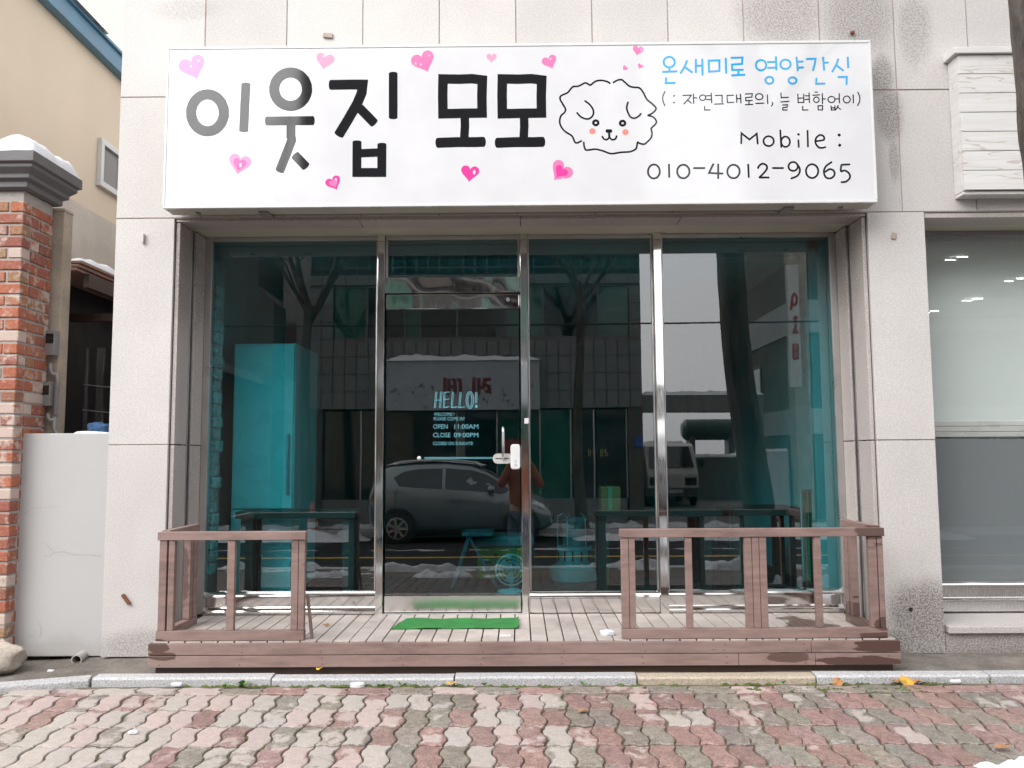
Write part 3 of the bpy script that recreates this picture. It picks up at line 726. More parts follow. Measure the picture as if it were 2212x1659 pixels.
blue = [[E_(280, 300, 45, 43), [(282, 345), (282, 376)], [(228, 380), (338, 375)], [(255, 430), (252, 471), (325, 470)]],
    [[(425, 290), (405, 340), (375, 388)], [(415, 345), (465, 382)], [(498, 280), (498, 383)], [(500, 330), (545, 328)], [(550, 278), (552, 403)]],
    [dict(p=[(603, 288), (690, 285), (690, 372), (605, 378)], closed=True), [(742, 272), (745, 388)]],
    [[(788, 265), (878, 262), (875, 314), (793, 320), (795, 364), (882, 362)], [(845, 370), (845, 404)], [(793, 408), (895, 403)]],
    [E_(1030, 325, 42, 42), [(1085, 300), (1148, 298)], [(1085, 347), (1148, 345)], [(1152, 258), (1155, 362)], E_(1098, 448, 32, 28)],
    [E_(1230, 318, 42, 38), [(1320, 262), (1330, 368)], [(1328, 297), (1370, 295)], [(1330, 345), (1373, 343)], E_(1287, 450, 32, 26)],
    [[(1403, 275), (1475, 272), (1470, 310), (1455, 368)], [(1537, 262), (1545, 363)], [(1543, 305), (1575, 303)], [(1482, 434), (1480, 477), (1548, 475)]],
    [[(1660, 277), (1645, 320), (1612, 378)], [(1645, 325), (1700, 368)], [(1738, 262), (1742, 343)], [(1662, 422), (1730, 420), (1728, 480)]]]
for st in blue: letter(zC, st, 17, 'print_blue', soft=.9)
D_ = lambda x, y, th=13: dict(p=[(x - 1, y), (x + 1, y)], th=th, soft=1.0)
small = [[dict(p=[(245,540),(228,580),(230,620),(245,655)], smooth=True)], [D_(320, 575)], [D_(320, 630)],
    [[(392,572),(460,570),(440,600),(400,641)], [(428,606),(460,635)], [(478,560),(480,638)], [(482,592),(505,592)]],
    [E_(553,590,25,22), [(583,575),(618,573)], [(583,605),(618,605)], [(623,552),(627,633)], [(570,662),(570,691),(613,690)]],
    [[(657,572),(712,570),(712,628)], [(652,643),(723,640)]],
    [[(805,570),(752,572),(755,630),(808,628)], [(830,567),(832,628)], [(834,598),(858,598)], [(862,562),(866,633)]],
    [[(902,560),(958,558),(955,585),(904,590),(906,615),(958,612)], [(932,618),(932,643)], [(902,648),(963,645)]],
    [E_(1015,582,30,24), [(987,637),(1053,635)], [(1082,567),(1085,638)], [(1120,627),(1127,640),(1115,660)]],
    [[(1192,552),(1195,590),(1253,588)], [(1192,625),(1258,620)], [(1207,650),(1245,648),(1242,668),(1208,672),(1208,691),(1243,690)]],
    [[(1330,562),(1333,630),(1380,628),(1378,562)], [(1336,595),(1376,592)], [(1390,575),(1418,575)], [(1390,605),(1418,603)], [(1422,552),(1425,630)], [(1370,662),(1370,691),(1413,690)]],
    [[(1470,545),(1490,545)], [(1452,570),(1508,567)], E_(1482,607,22,22), [(1530,557),(1532,638)], [(1534,600),(1555,600)], dict(p=[(1495,657),(1532,655),(1532,690),(1497,690)], closed=True)],
    [E_(1605,605,28,25), [(1638,600),(1665,600)], [(1668,557),(1670,633)], [(1602,657),(1605,690),(1635,690),(1633,657)], [(1606,673),(1632,673)], [(1660,654),(1642,687)], [(1656,668),(1680,685)]],
    [E_(1730,605,28,28), [(1782,567),(1784,633)], dict(p=[(1820,545),(1835,580),(1835,620),(1818,655)], smooth=True)]]
for st in small: letter(zC, st, 9.5, 'print_black', soft=.9)
mob = [[[(868,963),(870,880),(935,932),(995,884),(1003,966)]], [E_(1092,945,42,40)], [[(1187,857),(1195,993)], E_(1230,950,36,42)], [[(1335,937),(1338,993)], D_(1336, 890, 20)], [[(1410,860),(1413,990)]],
    [dict(p=[(1478,945),(1520,940),(1545,932),(1540,905),(1510,895),(1480,920),(1475,960),(1500,995),(1530,1000),(1555,993)], smooth=True)], [D_(1668, 895, 24)], [D_(1672, 978, 24)]]
for st in mob: letter(zC, st, 15, 'print_black', soft=.9)
num = [[E_(155,1193,48,57)], [[(278,1137),(280,1238)]], [E_(395,1193,50,55)], [[(482,1165),(568,1165)]], [[(640,1132),(605,1205),(715,1210)], [(680,1135),(680,1248)]], [E_(805,1193,50,55)], [[(925,1137),(930,1238)]],
    [dict(p=[(1005,1165),(1020,1140),(1050,1130),(1078,1150),(1070,1185),(1018,1240)], smooth=True), [(1018,1242),(1093,1242)]], [[(1127,1165),(1210,1165)]],
    [E_(1292,1152,38,36), dict(p=[(1330,1140),(1348,1180),(1330,1225),(1277,1250)], smooth=True)], [E_(1447,1190,50,56)],
    [dict(p=[(1605,1117),(1560,1150),(1543,1195),(1560,1240),(1600,1248),(1630,1220),(1622,1185),(1590,1174),(1556,1195)], smooth=True)], [[(1753,1135),(1690,1138)], dict(p=[(1686,1140),(1682,1190),(1715,1185),(1750,1210),(1755,1245),(1725,1275),(1687,1280)], smooth=True)]]
for st in num: letter(zC, st, 16, 'print_black', soft=.9)
def heart(zf, cx, cy, size, rot, mat, inner=None, glints=((.22, .12, .10),)):
    lev[0] = 0.0
    to3 = surf(zf, SY); c, s = math.cos(R(rot)), math.sin(R(rot))
    def shape(k, ox=0, oy=0):
        out = []
        for i in range(32):
            a = 2*math.pi*i/32
            x = 16*math.sin(a)**3; y = 13*math.cos(a) - 5*math.cos(2*a) - 2*math.cos(3*a) - math.cos(4*a)
            x, y = x/33*size*k + ox*size, -(y + 2.5)/33*size*k + oy*size
            out.append((cx + c*x - s*y, cy + s*x + c*y))
        return out
    o = nxt(); mb = MB(); mb.add([to3(x, y, o) for x, y in shape(1)], [tuple(range(32))]); h = mb.build('heart', M[mat], sign)
    if inner:
        o = nxt(); mb = MB(); mb.add([to3(x, y, o) for x, y in shape(.6)], [tuple(range(32))]); mb.build('heart_core', M[inner], h)
    for gx, gy, gr in glints:
        o = nxt(); mb = MB(); x, y = gx*size, -gy*size
        disc(mb, cx + c*x - s*y, cy + s*x + c*y, gr*size*.6, gr*size, to3, o, 12); mb.build('glint', M['sign_white'], h)
heart(zA, 255, 268, 172, -20, 'print_pink', None, ((.27, .2, .05), (-.05, .1, .05)))
heart(zA, 1072, 226, 118, 12, 'print_pale', 'print_pale', ((-.1, .28, .07),))
heart(zA, 1690, 232, 152, -22, 'print_pink', None, ((.3, .2, .04), (-.33, .1, .05), (-.15, -.02, .05)))
heart(zA, 2110, 205, 66, 0, 'print_pale', None, ())
heart(zA, 541, 868, 146, 12, 'print_pink', 'print_hot', ((.05, 0, .09),))
heart(zA, 1130, 985, 100, -25, 'print_hot', 'print_pink', ((.22, .2, .1),))
heart(zA, 1975, 925, 118, 6, 'print_hot', None, ((.22, .12, .12),))
heart(zB, 1138, 295, 124, -22, 'print_pink', None, ((.12, .2, .07),))
heart(zB, 1832, 203, 88, 12, 'print_pink', None, ((.28, .18, .1),))
heart(zB, 1729, 340, 44, 40, 'print_pink', None, ())
heart(zB, 1850, 325, 46, 30, 'print_pink', None, ())
heart(zB, 1218, 1165, 186, 38, 'print_pink', 'print_hot', ((.25, -.12, .05),))

# ================================================================ DECK AND RAILINGS
deck = thing('wooden_deck', 'low brown board deck in front of the glass shopfront', 'deck')
DX0, DX1, DF = -2.05, 2.078, -.39
nb = 45; w_ = (DX1 - DX0) / nb
for i in range(nb):
    mb = MB(); x = DX0 + i*w_
    mb.box(x + .0035, x + w_ - .0035, DF + .003, .375 if (dx0 < x < dx1) else .365, DECK_Z - .022 + random.uniform(-.001, .001), DECK_Z + random.uniform(-.0015, .001))
    mb.build('plank', M['deck'], deck, bevel=.003)
fz = [(.192, .254), (.125, .188)]
cuts = [[DX0 - .012, 1.34 + .26, DX1 + .012], [DX0 - .012, 1.20, 1.62, DX1 + .012]]
for (a, b), cs in zip(fz, cuts):
    for x0_, x1_ in zip(cs, cs[1:]):
        mb = MB(); mb.box(x0_ + .001, x1_ - .001, DF - .022, DF + .002, a, b); mb.build('front_board', M['board'], deck, bevel=.003)
for s, x in ((-1, DX0 - .012), (1, DX1 - .010)):
    for a, b in fz: mb = MB(); mb.box(x, x + .022, DF + .004, .0 if s < 0 else -.004, a, b); mb.build('side_board', M['board'], deck, bevel=.003)
mb = MB(); mb.box(DX0 + .02, DX1 - .02, DF + .012, DF + .04, .07, .124); mb.build('plinth_board', M['brown_dark'], deck)
mb = MB()
for a_, b_ in fz:
    for k_ in range(10):
        for dz_ in (.014, .048): mb.lathe([(.0042, .0005), (.0038, -.0008), (.001, -.0009)], (DX0 + .06 + k_*.445 + random.uniform(-.01, .01), DF - .0222, a_ + dz_), 8, 'y')
kind(mb.build('screw_heads', M['rust'], deck), 'stuff')
for x in [DX0 + .05 + k*(DX1 - DX0 - .1)/6 for k in range(7)]:
    for y in (-.28, .2): mb = MB(); mb.box(x - .03, x + .03, y - .03, y + .03, .06, DECK_Z - .023); mb.build('foot', M['brown_dark'], deck)
def rail_post(par, x0, x1, y0, y1, z0, z1, name='post', lean=0.0):
    mb = MB(); mb.box(x0, x1, y0, y1, z0, z1)
    if lean: mb.v = [(x + lean*(z - z0)/(z1 - z0), y, z) for x, y, z in mb.v]
    return mb.build(name, M['board'], par, bevel=.003)
def dX(x, y=1250, Y=-.37): return P(x, y, Y).x
RY0, RY1 = -.388, -.345
zt0, zt1, zb0, zb1 = .818, .864, DECK_Z + .002, .318
lr = thing('deck_railing', 'short brown wooden railing with one open bay, beside the plain granite pier at the alley', 'railing', 'deck railings')
xa, xb = dX(344), dX(659)
rail_post(lr, xa - .008, xb + .004, RY0 - .004, RY1 + .004, zt0, zt1, 'top_rail')
rail_post(lr, xa - .004, xb + .002, RY0, RY1, zb0, zb1, 'bottom_rail')
for a, b in ((345, 361), (365, 378), (492, 508), (630, 645), (646, 659)):
    rail_post(lr, dX(a), dX(b), RY0 + .004, RY1 - .004, zb1 + .001, zt0 - .001)
xs = xa + .018
rail_post(lr, xs - .022, xs + .024, RY1 + .006, .10, zt0 + .006, zt1 + .006, 'side_rail'); rail_post(lr, xs - .02, xs + .022, RY1 + .006, .10, zb0, zb1 - .006, 'side_rail')
for y0_, y1_ in ((-.30, -.262), (-.03, .015), (.03, .09)): rail_post(lr, xs - .018, xs + .022, y0_, y1_, zb1 - .004, zt0 + .004)
mb = MB(); mb.beam((xb + .006, -.33, DECK_Z + .24), (xb + .034, -.33, DECK_Z + .002), .03, .012, (1, 0, 0)); mb.build('prop', M['board'], lr)
rr_ = thing('deck_railing', 'longer brown wooden railing with several balusters, wet and dark at one end', 'railing', 'deck railings')
xa, xb = dX(1341), dX(1908)
rail_post(rr_, xa - .004, xb + .008, RY0 - .004, RY1 + .004, zt0 + .002, zt1 + .002, 'top_rail')
rail_post(rr_, xa, xb + .004, RY0, RY1, zb0, zb1, 'bottom_rail')
for a, b in ((1342, 1358), (1359, 1372), (1481, 1495), (1609, 1624), (1625, 1640), (1641, 1656), (1760, 1774), (1877, 1894), (1896, 1908)):
    rail_post(rr_, dX(a), dX(b), RY0 + .004, RY1 - .004, zb1 + .001, zt0 + .001)
xs = xb - .018
rail_post(rr_, xs - .026, xs + .022, RY1 + .006, .10, zt0 + .012, zt1 + .012, 'side_rail'); rail_post(rr_, xs - .022, xs + .02, RY1 + .006, .10, zb0, zb1 - .006, 'side_rail')
for y0_, y1_ in ((-.30, -.262), (-.03, .015), (.03, .09)): rail_post(rr_, xs - .022, xs + .018, y0_, y1_, zb1 - .004, zt0 + .01)
# mat on the deck
a, b = PZ(862, 1360, DECK_Z), PZ(1117, 1333, DECK_Z)
mb = MB()
def matf(u, v):
    e = .006*mnoise.noise((u*9, v*7, 3))*(1 if u in (0, 1) or v in (0, 1) else 0)
    return (-.755 + .745*u + .05*(v - .2)*(1-u) + e, -.10 + .31*v + e, DECK_Z + .006 + .006*mnoise.noise((u*5, v*3, 9)) + (.012 if u > .98 else 0))
mb.grid(matf, 40, 14); mb.add([(x, y, z - .006) for x, y, z in mb.v], [tuple(reversed(f)) for f in mb.f])
tag(mb.build('door_mat', M['green_mat'], smooth=True), 'green artificial turf mat lying on the deck at the door', 'mat')

# ================================================================ NEIGHBOURING WINDOW
NY = .35
def wz(y, Y=NY, x=2120): return P(x, y, Y).z
nx0, nx1 = 2.553, 4.60
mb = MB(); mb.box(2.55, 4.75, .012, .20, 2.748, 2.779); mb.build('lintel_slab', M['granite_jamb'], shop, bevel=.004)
mb = MB(); mb.box(2.55, 4.75, .202, NY + .05, 2.752, 2.80); mb.build('soffit', M['soffit'], shop)
mb = MB(); mb.box(2.531, 2.556, .034, NY + .03, .20, 2.75); mb.build('jamb_panel', M['granite'], shop)
gt, gb = wz(510), wz(1254)
mb = MB(); mb.box(nx0, nx1, NY - .01, NY + .04, gt, 2.751); mb.build('top_frame', M['pvc'], shop, bevel=.002)
mb = MB(); mb.box(nx0, nx1, NY - .005, NY + .005, gb, gt); glaze(mb, 'window_pane', M['clear_glass'], shop)
steel('side_frame', nx0, nx0 + .012, NY - .02, NY + .03, gb, gt - .001, 'alu', .002)
lip(nx0, nx1, gb + .004, .04, NY + .02, .06); steel('kick_panel', nx0, nx1, NY - .005, NY + .03, gb - .10, gb - .038, 'steel_brush')
lip(nx0, nx1, gb - .098, .028, NY + .02, .06); steel('kick_panel', nx0, nx1, NY - .03, NY + .03, gb - .19, gb - .127, 'steel_brush')
mb = MB(); mb.prism_x([(-.02, .208), (-.02, .246), (.02, .250), (NY + .02, .262), (NY + .02, .208)], 2.556, 4.75); mb.build('window_sill', M['granite_sill'], shop, bevel=.003)
# blind, privacy film and tube lamps behind that window
t = NT('sheer_blind'); df = t.n('ShaderNodeBsdfDiffuse'); df.inputs[0].default_value = (.66, .69, .675, 1)
tl = t.n('ShaderNodeBsdfTranslucent'); tl.inputs[0].default_value = (.6, .62, .6, 1); tp = t.n('ShaderNodeBsdfTransparent')
m1 = t.n('ShaderNodeMixShader'); m1.inputs[0].default_value = .12; t.l(df.outputs[0], m1.inputs[1]); t.l(tl.outputs[0], m1.inputs[2])
m2 = t.n('ShaderNodeMixShader'); m2.inputs[0].default_value = .10; t.l(m1.outputs[0], m2.inputs[1]); t.l(tp.outputs[0], m2.inputs[2]); t.l(m2.outputs[0], t.out.inputs[0])
blind = thing('window_blind', 'pale sheer horizontal slat blind hanging in the window beside the deck', 'blind')
bt, bb = wz(512, NY + .1), wz(944, NY + .1)
mb = MB(); z = bt; k = 0
while z > bb + .11:
    y = NY + .09; mb.add([(nx0 + .01, y + .004, z), (nx1 - .02, y + .004, z), (nx1 - .02, y, z - .0158), (nx0 + .01, y, z - .0158)], [(0, 1, 2, 3)]); z -= .0152
kind(mb.build('slats', t.m, blind), 'stuff')
mb = MB(); mb.box(nx0 + .01, nx1 - .02, NY + .075, NY + .11, bt, bt + .05); mb.build('head_rail', M['lock_grey'], blind)
for k_, (za, zb) in enumerate(((bb + .072, bb + .108), (bb + .035, bb + .07), (bb, bb + .033))):
    mb = MB(); mb.box(nx0 + .01, nx1 - .02, NY + .088, NY + .10, za, zb); mb.build('bottom_bar', M['lock_grey'], blind, bevel=.004)
t = NT('frosted_film'); tr = t.n('ShaderNodeBsdfTransparent'); tr.inputs[0].default_value = (.62, .66, .70, 1); df = t.n('ShaderNodeBsdfDiffuse'); df.inputs[0].default_value = (.205, .215, .225, 1)
mx = t.n('ShaderNodeMixShader'); mx.inputs[0].default_value = .80; t.l(tr.outputs[0], mx.inputs[1]); t.l(df.outputs[0], mx.inputs[2]); t.l(mx.outputs[0], t.out.inputs[0])
fz_ = wz(945, NY + .02); mb = MB(); mb.box(nx0 + .013, nx1, NY + .008, NY + .010, gb + .002, fz_); mb.build('privacy_film', t.m, shop)
mb = MB(); rnd = random.Random(5); x = nx0 + .02
while x < 3.7:
    w0 = rnd.uniform(.02, .16); mb.box(x, x + w0, NY + .007, NY + .0078, fz_ - .008 + rnd.uniform(-.002, .002), fz_ - rnd.uniform(.001, .004)); x += w0 + rnd.uniform(.006, .02)
mb.build('film_edge', M['black'], shop)
t = NT('lamp_tube'); em = t.n('ShaderNodeEmission'); em.inputs[0].default_value = (.95, 1, 1, 1); em.inputs[1].default_value = 22.0; t.l(em.outputs[0], t.out.inputs[0]); M['lamp'] = t.m
for (x, y, Yd, ln) in ((2073, 555, 1.2, .16), (2107, 645, 2.2, .18), (2200, 602, 1.6, .14), (2014, 672, 3.0, .16), (2203, 672, 3.0, .16)):
    p = P(x, y, Yd); lamp_z = max(p.z, 2.0)
    L = thing('ceiling_lamp', 'lit double tube lamp glowing behind the pale blind of the next window', 'lamp', 'tube lamps behind the blind')
    for dyy, dxx in ((0, .02), (.10, -.02)):
        mb = MB(); mb.tube([(p.x - ln/2*.5 + dxx, Yd + dyy, p.z), (p.x + ln/2*.5 + dxx, Yd + dyy, p.z)], .0035, 8); mb.build('tube', M['lamp'], L)
    mb = MB(); mb.box(p.x - ln*.3, p.x + ln*.3, Yd - .03, Yd + .15, p.z + .016, p.z + .03); mb.build('housing', M['pvc'], L)
    for sx2 in (-1, 1):
        mb = MB(); mb.tube([(p.x + sx2*ln*.2, Yd + .06, p.z + .04), (p.x + sx2*ln*.2, Yd + .06, 2.83)], .004, 6); mb.build('hanger', M['alu'], L)
cab = thing('cabinet', 'pale blurred cabinet standing behind the frosted lower pane', 'cabinet')
mb = MB(); mb.box(2.75, 3.13, .72, 1.1, .27, wz(1035, .72)); mb.build('carcass', M['white_paint'], cab, bevel=.01)
mb = MB(); mb.box(2.77, 3.11, .70, .719, .30, wz(1050, .72)); mb.build('cabinet_door', M['white_gloss'], cab, bevel=.005)
# white plank panel on the wall
wb = thing('plank_box', 'white painted plank box with a capped top, fixed to the granite wall', 'wooden box')
bx0, bx1, BY = P(2076, 250, -.12).x, 4.1, -.12
zt_ = P(2100, 118, BY).z; zb_ = P(2100, 410, BY).z
hh = (zt_ - zb_) / 7
for k in range(7):
    mb = MB(); mb.box(bx0, bx1, BY + random.uniform(0, .002), BY + .018, zb_ + hh*k + .0018, zb_ + hh*(k+1) - .0018); mb.build('plank', None, wb, bevel=.0025)
t = NT('white_washed_wood'); v = t.pos()
n = t.noise(v, 5, 5, .6, sc=(.5, 1, 7)); n2 = t.noise(v, 26, 4, .6, sc=(.12, 1, 1))
c = t.mix(t.ramp(n, .3, .7, 0, .5), (.80, .79, .77), (.66, .63, .60))
vor = t.noise(v, 3.2, 2, .5, sc=(.45, 1, 4)); ring = t.math('SINE', t.math('MULTIPLY', vor, 60))
sel = t.ramp(t.noise(v, 2.0, 2, .5, sc=(.4, 1, 3)), .53, .60)
c = t.mix(t.math('MULTIPLY', t.math('MULTIPLY', t.ramp(ring, .80, 1.0), sel), .5), c, (.42, .28, .20))
M['washed'] = t.pbr(c, .75, 0, t.bump(n2, .3, .003))
for o in wb.children: o.data.materials.append(M['washed'])
mb = MB(); mb.box(bx0 - .002, bx0 + .03, BY + .02, -.001, zb_, zt_); mb.build('side_board', M['washed'], wb, bevel=.003)
mb = MB(); mb.box(bx0, bx1, BY + .02, -.002, zb_ - .022, zb_ - .002); mb.build('bottom_board', M['washed'], wb, bevel=.002)
mb = MB(); mb.box(bx0 - .03, bx1, BY - .02, -.002, zt_ + .002, zt_ + .042); mb.build('cap_board', M['washed'], wb, bevel=.004)
p = P(2067, 255, -.03)
mb = MB(); mb.box(p.x - .025, p.x + .012, -.012, -.002, p.z - .055, p.z + .06); hk = mb.build('hinge_plate', M['pvc'], wb, bevel=.004)
mb = MB(); mb.tube([(p.x - .01, -.012, p.z), (p.x + .0, -.05, p.z + .01), (p.x + .03, -.06, p.z + .025)], .006, 8); mb.build('hook', M['rust'], hk, smooth=True)
# small marks on the wall
def fix(name, label, x, y, w, h, mat, tilt=0, d=.02):
    p = P(x, y, 0); mb = MB(); mb.box(-w/2, w/2, -d, .0, -h/2, h/2); o = mb.build(name, M[mat], None, bevel=min(w, h, d)*.25)
    o.location = (p.x, -.0012, p.z); o.rotation_euler = (0, R(tilt), 0); return tag(o, label, 'wall fitting')
fix('wall_clip', 'small pale plastic clip on the pier under the sign corner, at the alley', 311, 516, .012, .06, 'lock_grey', 2)
fix('rusty_plug', 'rusty bolt stub sticking out low on the pier next to the alley', 274, 1294, .018, .075, 'rust', -38)
fix('wall_plug', 'grey filled plug high on the pier beside the blind window', 1930, 510, .03, .04, 'caulk', 10, .01)
fix('drill_hole', 'dark drill hole low on the pier beside the blind window', 1967, 1316, .02, .02, 'black', 0, .006)
fix('mortar_blob', 'lump of grey mortar stuck on the wall above the sign letters', 709, 78, .06, .03, 'caulk', 4, .012)
fix('wall_bolt', 'rusty bolt on the stained panel above the phone number', 1840, 72, .025, .018, 'rust', 0, .02)
# ================================================================ ALLEY SIDE
pil = thing('brick_pillar', 'red brick gate pillar with patchy whitewash under a grey moulded cap', 'pillar')
PX1 = -3.085; PX0 = PX1 - .56; PY0, PY1 = -.05, .29
ztop = 2.955; zbot = .06
mb = MB(); mb.box(PX0 + .008, PX1 - .008, PY0 + .008, PY1 - .008, zbot - .1, ztop); mb.build('mortar_core', M['mortar'], pil)
ch = .0745; nrow = int((ztop - zbot) / ch); rnd = random.Random(11)
def brick(x0, x1, y0, y1, z0, z1):
    mb = MB(); j = lambda: rnd.uniform(-.0022, .0022)
    mb.box(x0 + j(), x1 + j(), y0 + j(), y1 + j(), z0 + j(), z1 + j()); return mb.build('brick', M['brick'], pil, bevel=.005, seg=1)
for r in range(nrow):
    z0 = zbot + r*ch + .006; z1 = z0 + ch - .012
    # front face, right end shown
    c0 = .185 if r % 2 == 0 else .092
    xs_ = [PX1, PX1 - c0]
    while xs_[-1] - .197 > PX0 + .02: xs_.append(xs_[-1] - .197)
    xs_.append(PX0)
    for i, (b, a) in enumerate(zip(xs_, xs_[1:])):
        if i > 2: continue
        brick(a + (.005 if i else .005), b - (0 if i == 0 else .005), PY0, PY0 + .09, z0, z1)
    ys_ = [PY0 + .10, PY0 + .10 + (.09 if r % 2 == 0 else .19)]
    if ys_[-1] + .06 < PY1: ys_.append(min(PY1, ys_[-1] + (.15 if r % 2 == 0 else .05) + .0)); 
    if ys_[-1] < PY1 - .01: ys_.append(PY1)
    for a, b in zip(ys_, ys_[1:]):
        if b - a > .03: brick(PX1 - .09, PX1, a, b - .010, z0, z1)
# moulded cap
prof = [(.0, .0), (.022, .012), (.022, .045), (.05, .062), (.05, .085), (.085, .12), (.085, .14), (.105, .15), (.105, .215), (.0, .235)]
mb = MB(); ring = []
for o_, h_ in prof:
    o_ = o_ + .012
    ring.append([(PX0 - o_, PY0 - o_, ztop + h_), (PX1 + o_, PY0 - o_, ztop + h_), (PX1 + o_, PY1 + o_, ztop + h_), (PX0 - o_, PY1 + o_, ztop + h_)])
vs = [q for r_ in ring for q in r_]; n_ = len(ring)
mb.add(vs, [(i*4 + k, i*4 + (k+1) % 4, (i+1)*4 + (k+1) % 4, (i+1)*4 + k) for i in range(n_-1) for k in range(4)] + [(3, 2, 1, 0), tuple((n_-1)*4 + k for k in range(4))])
mb.build('cap', M['cap_grey'], pil, bevel=.004)
def snow_cap(name, label, x0, x1, y0, y1, z, h, amp, par=None, nu=40, nv=20, mat='snow', seed=0.0):
    mb = MB()
    def f(u, v):
        e = min(1, min(u, 1-u)*13) ** .5 * min(1, min(v, 1-v)*13) ** .5
        x, y = x0 + (x1-x0)*u, y0 + (y1-y0)*v
        n = mnoise.fractal((x*3.1 + seed, y*3.1, seed), .8, 2.0, 4)
        return (x + .012*mnoise.noise((y*9, u*3, seed)), y + .012*mnoise.noise((x*9, v*3, seed)), z - .004 + e*max(.01, h + amp*n))
    mb.grid(f, nu, nv)
    o = mb.build(name, M[mat], par, smooth=True)
    return kind(o, 'stuff') if par is None else o
snow_cap('snow_cap', '', PX0 - .10, PX1 + .108, PY0 - .108, PY1 + .108, ztop + .222, .105, .05, pil, seed=2.7)
# the plastered yard wall with a drain pipe
wall = thing('yard_wall', 'low white plastered wall with hairline cracks between the brick pillar and the granite pier', 'wall')
wy = .055
zw = P(140, 936, wy).z
mb = MB(); mb.box(PX1 - .02, -2.535, wy, wy + .2, .08, zw)
mb.build('wall_body', None, wall, bevel=.006)
t = NT('cracked_plaster'); v = t.pos()
n = t.noise(v, 1.7, 4); cr_ = t.noise(v, 1.3, 5, .55); d_ = t.math('ABSOLUTE', t.math('SUBTRACT', cr_, .5))
sxyz = t.n('ShaderNodeSeparateXYZ'); t.l(v, sxyz.inputs[0])
c = t.mix(t.ramp(n, .3, .7, 0, .35), (.56, .55, .545), (.49, .48, .475))
c = t.mix(t.ramp(t.math('ADD', sxyz.outputs[2], t.math('MULTIPLY', t.noise(v, 7, 4), .25)), .26, .36, .5, 0), c, (.40, .37, .34))
c = t.mix(t.ramp(t.noise(v, 8, 3, .5, sc=(3, 1, .15)), .62, .75, 0, .25), c, (.42, .36, .31))
M['cracked'] = t.pbr(c, .7, 0, t.bump(t.noise(v, 40, 3), .15, .003))
wall.children[0].data.materials.append(M['cracked'])
zk = zoom(0, 1900, 1.476); tk = surf(zk, wy); mb = MB()
for k, q in enumerate(([(140, 182), (165, 165), (195, 150), (260, 143), (340, 140)], [(255, 430), (290, 425), (318, 408), (350, 404), (385, 406), (410, 414), (445, 420), (520, 420), (582, 428)], [(222, 812), (236, 838), (238, 870), (230, 905)], [(240, 350), (268, 352), (290, 385), (316, 408)])):
    ribbon(mb, [(x + random.uniform(-3, 3), y + random.uniform(-2, 2)) for x, y in catmull(q, 4)], 2.6, tk, .0006 + .0002*k)
mb.build('crack', M['caulk'], wall)
snow_cap('snow_cap', '', -2.78, -2.54, wy + .005, wy + .2, zw, .012, .02, wall, 16, 8, seed=8.1)
p = PZ(165, 1428, .02)
dp = thing('drain_pipe', 'short round drain pipe poking out at the foot of the white plastered wall', 'pipe')
px_, pz_ = P(165, 1426, -.03).x, P(165, 1426, -.03).z
mb = MB(); mb.tube([(px_ - .01, .12, pz_ + .01), (px_, -.03, pz_)], .031, 24, cap=False)
mb.tube([(px_ - .01, .12, pz_ + .01), (px_, -.03, pz_)], .025, 24, cap=False)
n24 = 24
mb.f += [(24 + k, 24 + (k+1) % 24, 72 + (k+1) % 24, 72 + k) for k in range(24)]
mb.build('pipe', M['pvc_pipe'], dp, smooth=False)
mb = MB(); mb.lathe([(.0248, .05), (.001, .051)], (px_, 0, pz_), 20, 'y'); mb.build('pipe_inside', M['black'], dp)
# boulder at the foot of the pillar
def rock(name, label, c, r, seed, mat, cat='stone'):
    mb = MB(); nu, nv = 28, 16
    def f(u, v):
        a, b = 2*math.pi*u, math.pi*(v - .5)
        q = Vector((math.cos(a)*math.cos(b), math.sin(a)*math.cos(b), math.sin(b)))
        q = Vector((math.copysign(abs(q.x)**.6, q.x), math.copysign(abs(q.y)**.6, q.y), math.copysign(abs(q.z)**.6, q.z)))
        k = 1 + .22*mnoise.fractal(q*1.6 + Vector((seed, 0, 0)), .9, 2, 4)
        return (c[0] + q.x*r[0]*k, c[1] + q.y*r[1]*k, c[2] + q.z*r[2]*k)
    mb.grid(f, nu, nv); return tag(mb.build(name, mat, smooth=True), label, cat)
rock('boulder', 'flat beige stone block at the foot of the brick pillar', (-3.13, -.18, .12), (.22, .12, .085), 4.2, M['stone'])
# tan house with blue roof edge
house = thing('tan_house', 'tan stucco house with a blue roof edge and a small white window, across the alley', 'house')
TX = -4.4
rq = [PX(*q, TX) for q in ((79, 0), (260, 175), (132, 0), (261, 139))]
rs = (rq[1].z - rq[0].z)/(rq[1].y - rq[0].y)
rz = lambda y: rq[0].z + rs*(y - rq[0].y)
rt = rq[2].z - rz(rq[2].y)
print('roof', rq, rs, rt)
mb = MB()
ys = [(.2, 0), (1.2, 4.96), (2.3, 4.72), (7.5, 3.62)]
mb.prism_x([(.9, -.2), (7.5, -.2), (7.5, rz(7.5) + .1), (.9, rz(.9) + .1)], TX - 5, TX); mb.build('wall', M['tan_stucco'], house)
mb = MB(); mb.prism_x([(.30, rz(.3)), (.30, rz(.3) + rt*.8), (7.6, rz(7.6) + rt*.8), (7.6, rz(7.6))], TX + .001, TX + .10); mb.build('roof_edge', M['blue_metal'], house, bevel=.01)
mb = MB(); mb.prism_x([(.28, rz(.28) + rt*.8 + .002), (.28, rz(.28) + rt*.8 + .03), (7.65, rz(7.65) + rt*.8 + .03), (7.65, rz(7.65) + rt*.8 + .002)], TX - 5.2, TX + .13); mb.build('roof', M['blue_metal'], house)
mb = MB(); rnd = random.Random(2)
